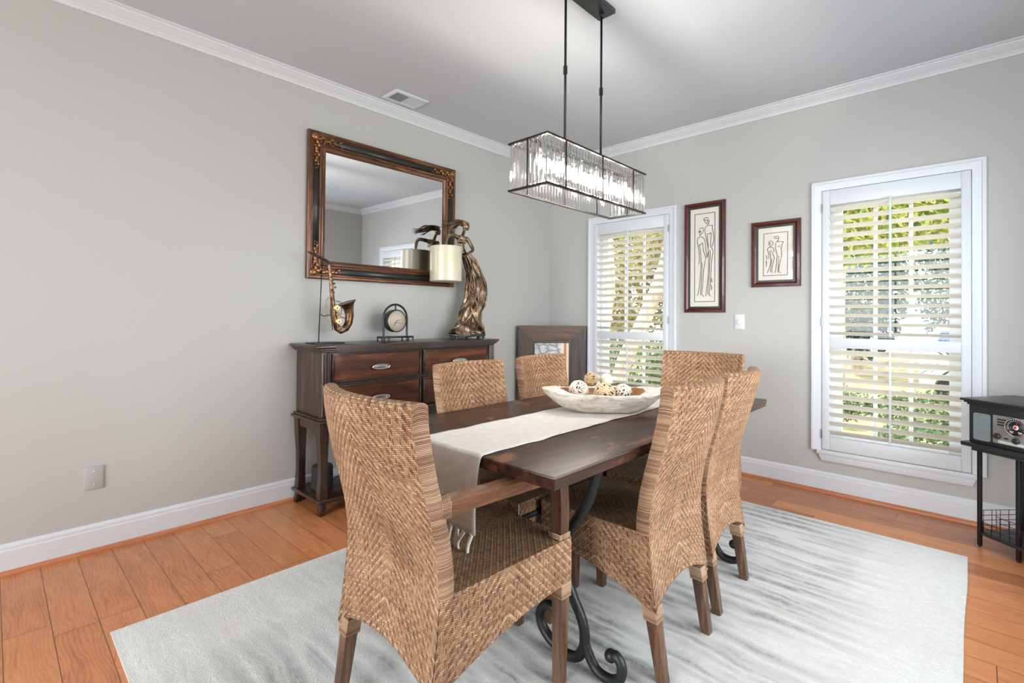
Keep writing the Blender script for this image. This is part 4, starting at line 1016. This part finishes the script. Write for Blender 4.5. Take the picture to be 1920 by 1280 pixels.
# ------------------------------------------------------------------ garden outside
GZ = -.75
t = NT('lawn_ground'); t.set(t.ramp(t.noise(t.coord(), 3.5, 5), [(.3,lin(120,130,70)),(.5,lin(176,164,112)),(.7,lin(206,190,150))]), .95)
m = MB(); m.grid(lambda u,v: Vector((-26+46*u, .5+40*v, GZ+.15*mnoise.noise(Vector((u*9,v*9,0))))), 40, 40); g = m.build('lawn', t.m); g['kind'] = 'structure'
def leafmat(name, a, b, c):
    t = NT(name); cc = t.ramp(t.noise(t.coord(), 4, 3, .7), [(.3,a),(.5,b),(.7,c)])
    t.set(cc, .55, 0); t.b.inputs['Transmission Weight'].default_value = 0
    tl = t.n('ShaderNodeBsdfTranslucent'); t.l(cc, tl.inputs[0]); mx = t.n('ShaderNodeMixShader'); mx.inputs[0].default_value = .35
    t.l(t.b.outputs[0], mx.inputs[1]); t.l(tl.outputs[0], mx.inputs[2]); t.l(mx.outputs[0], t.out.inputs[0]); return t.m
LF = {'lime':leafmat('lime_leaves', lin(110,130,50), lin(170,180,80), lin(214,214,130)), 'green':leafmat('green_leaves', lin(54,76,48), lin(96,120,76), lin(150,166,116)), 'dark':leafmat('dark_leaves', lin(36,56,48), lin(70,96,80), lin(124,146,122)), 'olive':leafmat('olive_leaves', lin(96,90,52), lin(150,140,88), lin(204,192,140))}
BARK = mat_wood('pale_bark', lin(132,108,88), lin(196,172,150), lin(232,220,206), 'z', .85, .5, .4)
def foliage(m, c, rad, n, size, seed, hollow=.35):
    rr = random.Random(seed); c = Vector(c)
    n = int(n*2.2); size *= .6
    for k in range(n):
        d = Vector((rr.gauss(0,1),rr.gauss(0,1),rr.gauss(0,1))).normalized(); q = rr.uniform(hollow,1)**.6
        p = c + Vector((d.x*rad[0],d.y*rad[1],d.z*rad[2]))*q
        u = Vector((rr.gauss(0,1),rr.gauss(0,1),rr.gauss(0,1))).normalized(); w = u.orthogonal().normalized(); s_ = size*rr.uniform(.6,1.3)
        vs = [m.bm.verts.new(p+a) for a in (u*s_, w*s_*.45, u*-s_*.9, w*s_*-.45)]; m.bm.faces.new(vs)
def tree(name, label, cat, base, blobs, mat, trunk=None, group=None):
    r = thing(name, label, cat, base, 0, group, True); m = MB()
    for i,(c,rad,n,sz) in enumerate(blobs): foliage(m, c, rad, n, sz, hash((round(base[0]*10),i))%9999)
    m.build('foliage', LF[mat], r)
    if trunk:
        m = MB()
        for pts,rd in trunk: m.tube(cr(pts,6), [rd*(1-.5*i/(len(pts)*6)) for i in range((len(pts)-1)*6+1)], 12)
        m.build('trunk', BARK, r, SM)
    return r
G = 'trees and shrubs in the garden'
tree('garden_tree', 'pale leaning multi-stem tree close outside the left window', 'tree', (-.35,1.9,GZ), [((-1.0,2.9,2.5),(1.2,.8,.7),560,.10),((-.3,3.4,2.9),(1.2,.8,.6),520,.10)], 'olive',
     [([(-.45,1.9,GZ),(-.34,1.95,.4),(-.02,2.0,1.15),(.26,2.05,1.9),(.45,2.1,3.0)],.12),([(-.45,1.9,GZ),(-.62,2.0,.7),(-.58,2.1,1.7),(-.75,2.2,2.8)],.07)], G)
tree('garden_shrub', 'dense green shrub low behind the left window', 'shrub', (-1.2,4.2,GZ), [((-1.6,4.4,.1),(1.3,.7,.85),1600,.09),((-.4,4.6,-.1),(1.1,.7,.7),1200,.09)], 'green', None, G)
tree('garden_tree', 'tall olive-green tree further behind the left window', 'tree', (-4.5,9,GZ), [((-4.5,9,2.4),(2.2,1.6,2.2),2200,.18),((-2.6,9.5,3.2),(2.0,1.5,2.0),1800,.18)], 'olive', [([(-4.5,9,GZ),(-4.4,9,1),(-4.5,9,3)],.2)], G)
tree('garden_tree', 'yellow-green leafy tree filling the top of the right window', 'tree', (1.2,8.2,GZ), [((1.3,7.2,3.3),(1.6,1.0,1.15),3000,.12),((2.6,7.6,3.5),(1.3,1.0,1.0),2200,.12),((.2,8,3.2),(1.4,1,1.1),2000,.12)], 'lime', [([(1.2,8.2,GZ),(1.1,8.1,1.2),(1.3,7.4,3.2)],.12)], G)
tree('garden_tree', 'dark green tree in the middle distance behind the parked van', 'tree', (3.7,15.6,GZ), [((3.7,15.6,2.2),(2.0,1.6,2.6),3200,.18)], 'dark', [([(3.7,15.6,GZ),(3.7,15.6,.8),(3.7,15.6,2)],.18)], G)
tree('garden_tree', 'dark green tree left of the parked van, beside the neighbour house', 'tree', (.2,16.2,GZ), [((.2,16.2,2.4),(1.4,1.4,2.8),2600,.18)], 'dark', [([(.2,16.2,GZ),(.2,16.2,.8),(.2,16.2,2)],.18)], G)
tree('garden_tree', 'broad dark tree rising behind the neighbour house roof', 'tree', (-4,30,GZ), [((-4,30,4.4),(6,1.8,4.2),2600,.3)], 'dark', [([(-4,30,GZ),(-4,30,1.5),(-4,30,4)],.3)], G)
tree('garden_shrub', 'low clipped shrub on the lawn seen through the lower right window', 'shrub', (2.7,4.2,GZ), [((2.7,4.2,-.45),(.55,.4,.35),900,.06)], 'green', None, G)
tree('garden_shrub', 'long low hedge along the lawn behind the right window', 'shrub', (1.5,7.2,GZ), [((.6,7.1,-.4),(1.3,.4,.45),1200,.08),((2.7,7.2,-.42),(1.1,.4,.38),1000,.08)], 'green', None, G)
r = thing('palm_shrub', 'fan of long palm fronds beside the parked van', 'palm', (2.9,9.5,GZ), 0, None, True)
m = MB(); rr = random.Random(4)
for k in range(46):
    a = rr.uniform(0,2*PI); e = rr.uniform(.15,1.2); L_ = rr.uniform(.8,1.3); d = Vector((math.cos(a)*math.cos(e),math.sin(a)*math.cos(e),math.sin(e))); p0 = Vector((2.9,9.5,GZ+.9)); sd = d.cross(Vector((0,0,1))).normalized()*.035
    pts = [p0+d*L_*t_+Vector((0,0,-.5*t_*t_)) for t_ in (0,.35,.7,1)]
    vs = [[m.bm.verts.new(p+sd*w),m.bm.verts.new(p-sd*w)] for p,w in zip(pts,(.5,1,.8,.05))]
    for A,B in zip(vs,vs[1:]): m.bm.faces.new((A[0],A[1],B[1],B[0]))
m.build('fronds', LF['dark'], r)
m = MB(); m.tube([(2.9,9.5,GZ-.05),(2.9,9.5,GZ+.92)], .11, 10); m.build('trunk', BARK, r)
# van
r = thing('parked_van', 'white parked van seen through the right window', 'van', (3.2,12.2,GZ+.0), 0, None, True)
VW = mat_plain('white_car_paint', (.85,.85,.85), .25); VG = mat_plain('blue_tinted_window', lin(92,116,160), .1)
m = MB(); m.prism([(2.15,-.45),(2.12,.25),(2.3,.62),(2.42,.98),(2.55,1.06),(5.9,1.06),(6.0,.95),(6.0,-.45)], lambda u,v,d: Vector((u,d,v)), 11.4, 13.1, .05, 2); m.build('van_body', VW, r, SM)
for x0,x1 in ((2.52,3.25),(3.38,4.2),(4.32,5.2)):
    m = MB(); m.prism([(x0 if x0>2.6 else x0-.08,.48),(x0+.02,.92),(x1,.92),(x1,.48)], lambda u,v,d: Vector((u,d,v)), 11.375, 11.42); m.build('van_window', VG, r)
for x in (2.75,5.3):
    m = MB(); m.lathe([(.0,-.12),(.30,-.12),(.33,-.08),(.33,.08),(.30,.12),(0,.12)], (x,11.45,GZ+.33), 28, 'y'); m.build('wheel', BLACKP, r, SM)
# neighbouring house
r = thing('neighbour_house', 'beige house with a gabled porch seen through the right window', 'house', (-2.6,20,GZ), 0, None, True)
HS = mat_plain('beige_siding', lin(190,178,160), .8); RF = mat_plain('grey_shingles', lin(170,166,160), .9, bump=.3)
m = MB(); m.box((-6.5,19,GZ),(-.6,25,1.6)); m.build('house_wall', HS, r)
m = MB(); m.prism([(-7.0,1.55),(-3.5,3.6),(-.1,1.55),(-.1,1.75),(-3.5,3.85),(-7,1.75)], lambda u,v,d: Vector((u,d,v)), 18.4, 25.4); m.build('roof', RF, r)
for x in (-1.3,-2.6):
    m = MB(); m.box((x-.45,18.9,.0),(x+.45,19.05,1.1)); f_ = m.build('window_frame', WHITE, r)
    m = MB(); m.box((x-.38,18.86,.07),(x+.38,18.92,1.03)); m.build('window_pane', VG, f_, org=r['_o'])
m = MB(); m.box((-.45,18.0,GZ),(-.25,18.2,1.55)); m.build('porch_post', WHITE, r)

# ------------------------------------------------------------------ light
w = bpy.data.worlds.new('sky'); SC.world = w; w.use_nodes = True; nt = w.node_tree
bg = nt.nodes['Background']; bg.inputs[0].default_value = (.80,.90,1.0,1); bg.inputs[1].default_value = 3.2
def area(name, loc, size, sizey, energy, rot, col=(1,1,1)):
    l = bpy.data.lights.new(name,'AREA'); l.shape = 'RECTANGLE'; l.size = size; l.size_y = sizey; l.energy = energy; l.color = col
    o = bpy.data.objects.new(name,l); COL.objects.link(o); o.location = loc; o.rotation_euler = rot; return o
area('daylight_right_side', (6.2,-2.6,1.75), 2.6, 5.0, 260, (0,PI/2,0), (.97,.985,1.0))
area('daylight_front_side', (2.2,-9.6,1.9), 5.0, 3.6, 400, (PI/2,0,0), (.97,.985,1.0))
area('rear_ceiling_lamp', (1.9,-5.35,2.70), 2.6, 1.6, 18, (.75,0,0), (1.0,.985,.96))  # unseen fill light added behind the camera, no ceiling fixture there
s = bpy.data.lights.new('sun','SUN'); s.energy = 5; s.angle = math.radians(1); s.color = (1,.95,.86)
so = bpy.data.objects.new('sun', s); COL.objects.link(so); so.rotation_euler = Vector((.62,.10,-.78)).to_track_quat('-Z','Y').to_euler(); so.location = (0,0,8)

# ------------------------------------------------------------------ camera
cam = bpy.data.cameras.new('camera'); co = bpy.data.objects.new('camera', cam); COL.objects.link(co); SC.camera = co
yaw, pitch, roll = .7582, .0088, .0073
fw = Vector((-math.sin(yaw)*math.cos(pitch), math.cos(yaw)*math.cos(pitch), math.sin(pitch))); rt = Vector((math.cos(yaw), math.sin(yaw), 0)); up_ = rt.cross(fw)
rt2 = rt*math.cos(roll)+up_*math.sin(roll); up2 = up_*math.cos(roll)-rt*math.sin(roll)
co.matrix_world = Matrix(((rt2.x,up2.x,-fw.x,3.204),(rt2.y,up2.y,-fw.y,-3.9409),(rt2.z,up2.z,-fw.z,1.1824),(0,0,0,1)))
cam.sensor_fit = 'HORIZONTAL'; cam.sensor_width = 36; cam.lens = 925.94*36/1920; cam.shift_y = -54.25/1920; cam.clip_start = .02
for o in ROOTS:
    if '_o' in o: del o['_o']
vs = SC.view_settings; vs.view_transform = 'Standard'; vs.look = 'None'; vs.gamma = 1; vs.use_curve_mapping = False; vs.exposure = 0.27
SC.cycles.use_denoising = True
SC.cycles.max_bounces = 10; SC.cycles.diffuse_bounces = 6; SC.cycles.glossy_bounces = 5; SC.cycles.transmission_bounces = 8; SC.cycles.transparent_max_bounces = 16
SC.cycles.caustics_reflective = False; SC.cycles.caustics_refractive = False; SC.cycles.sample_clamp_indirect = 6
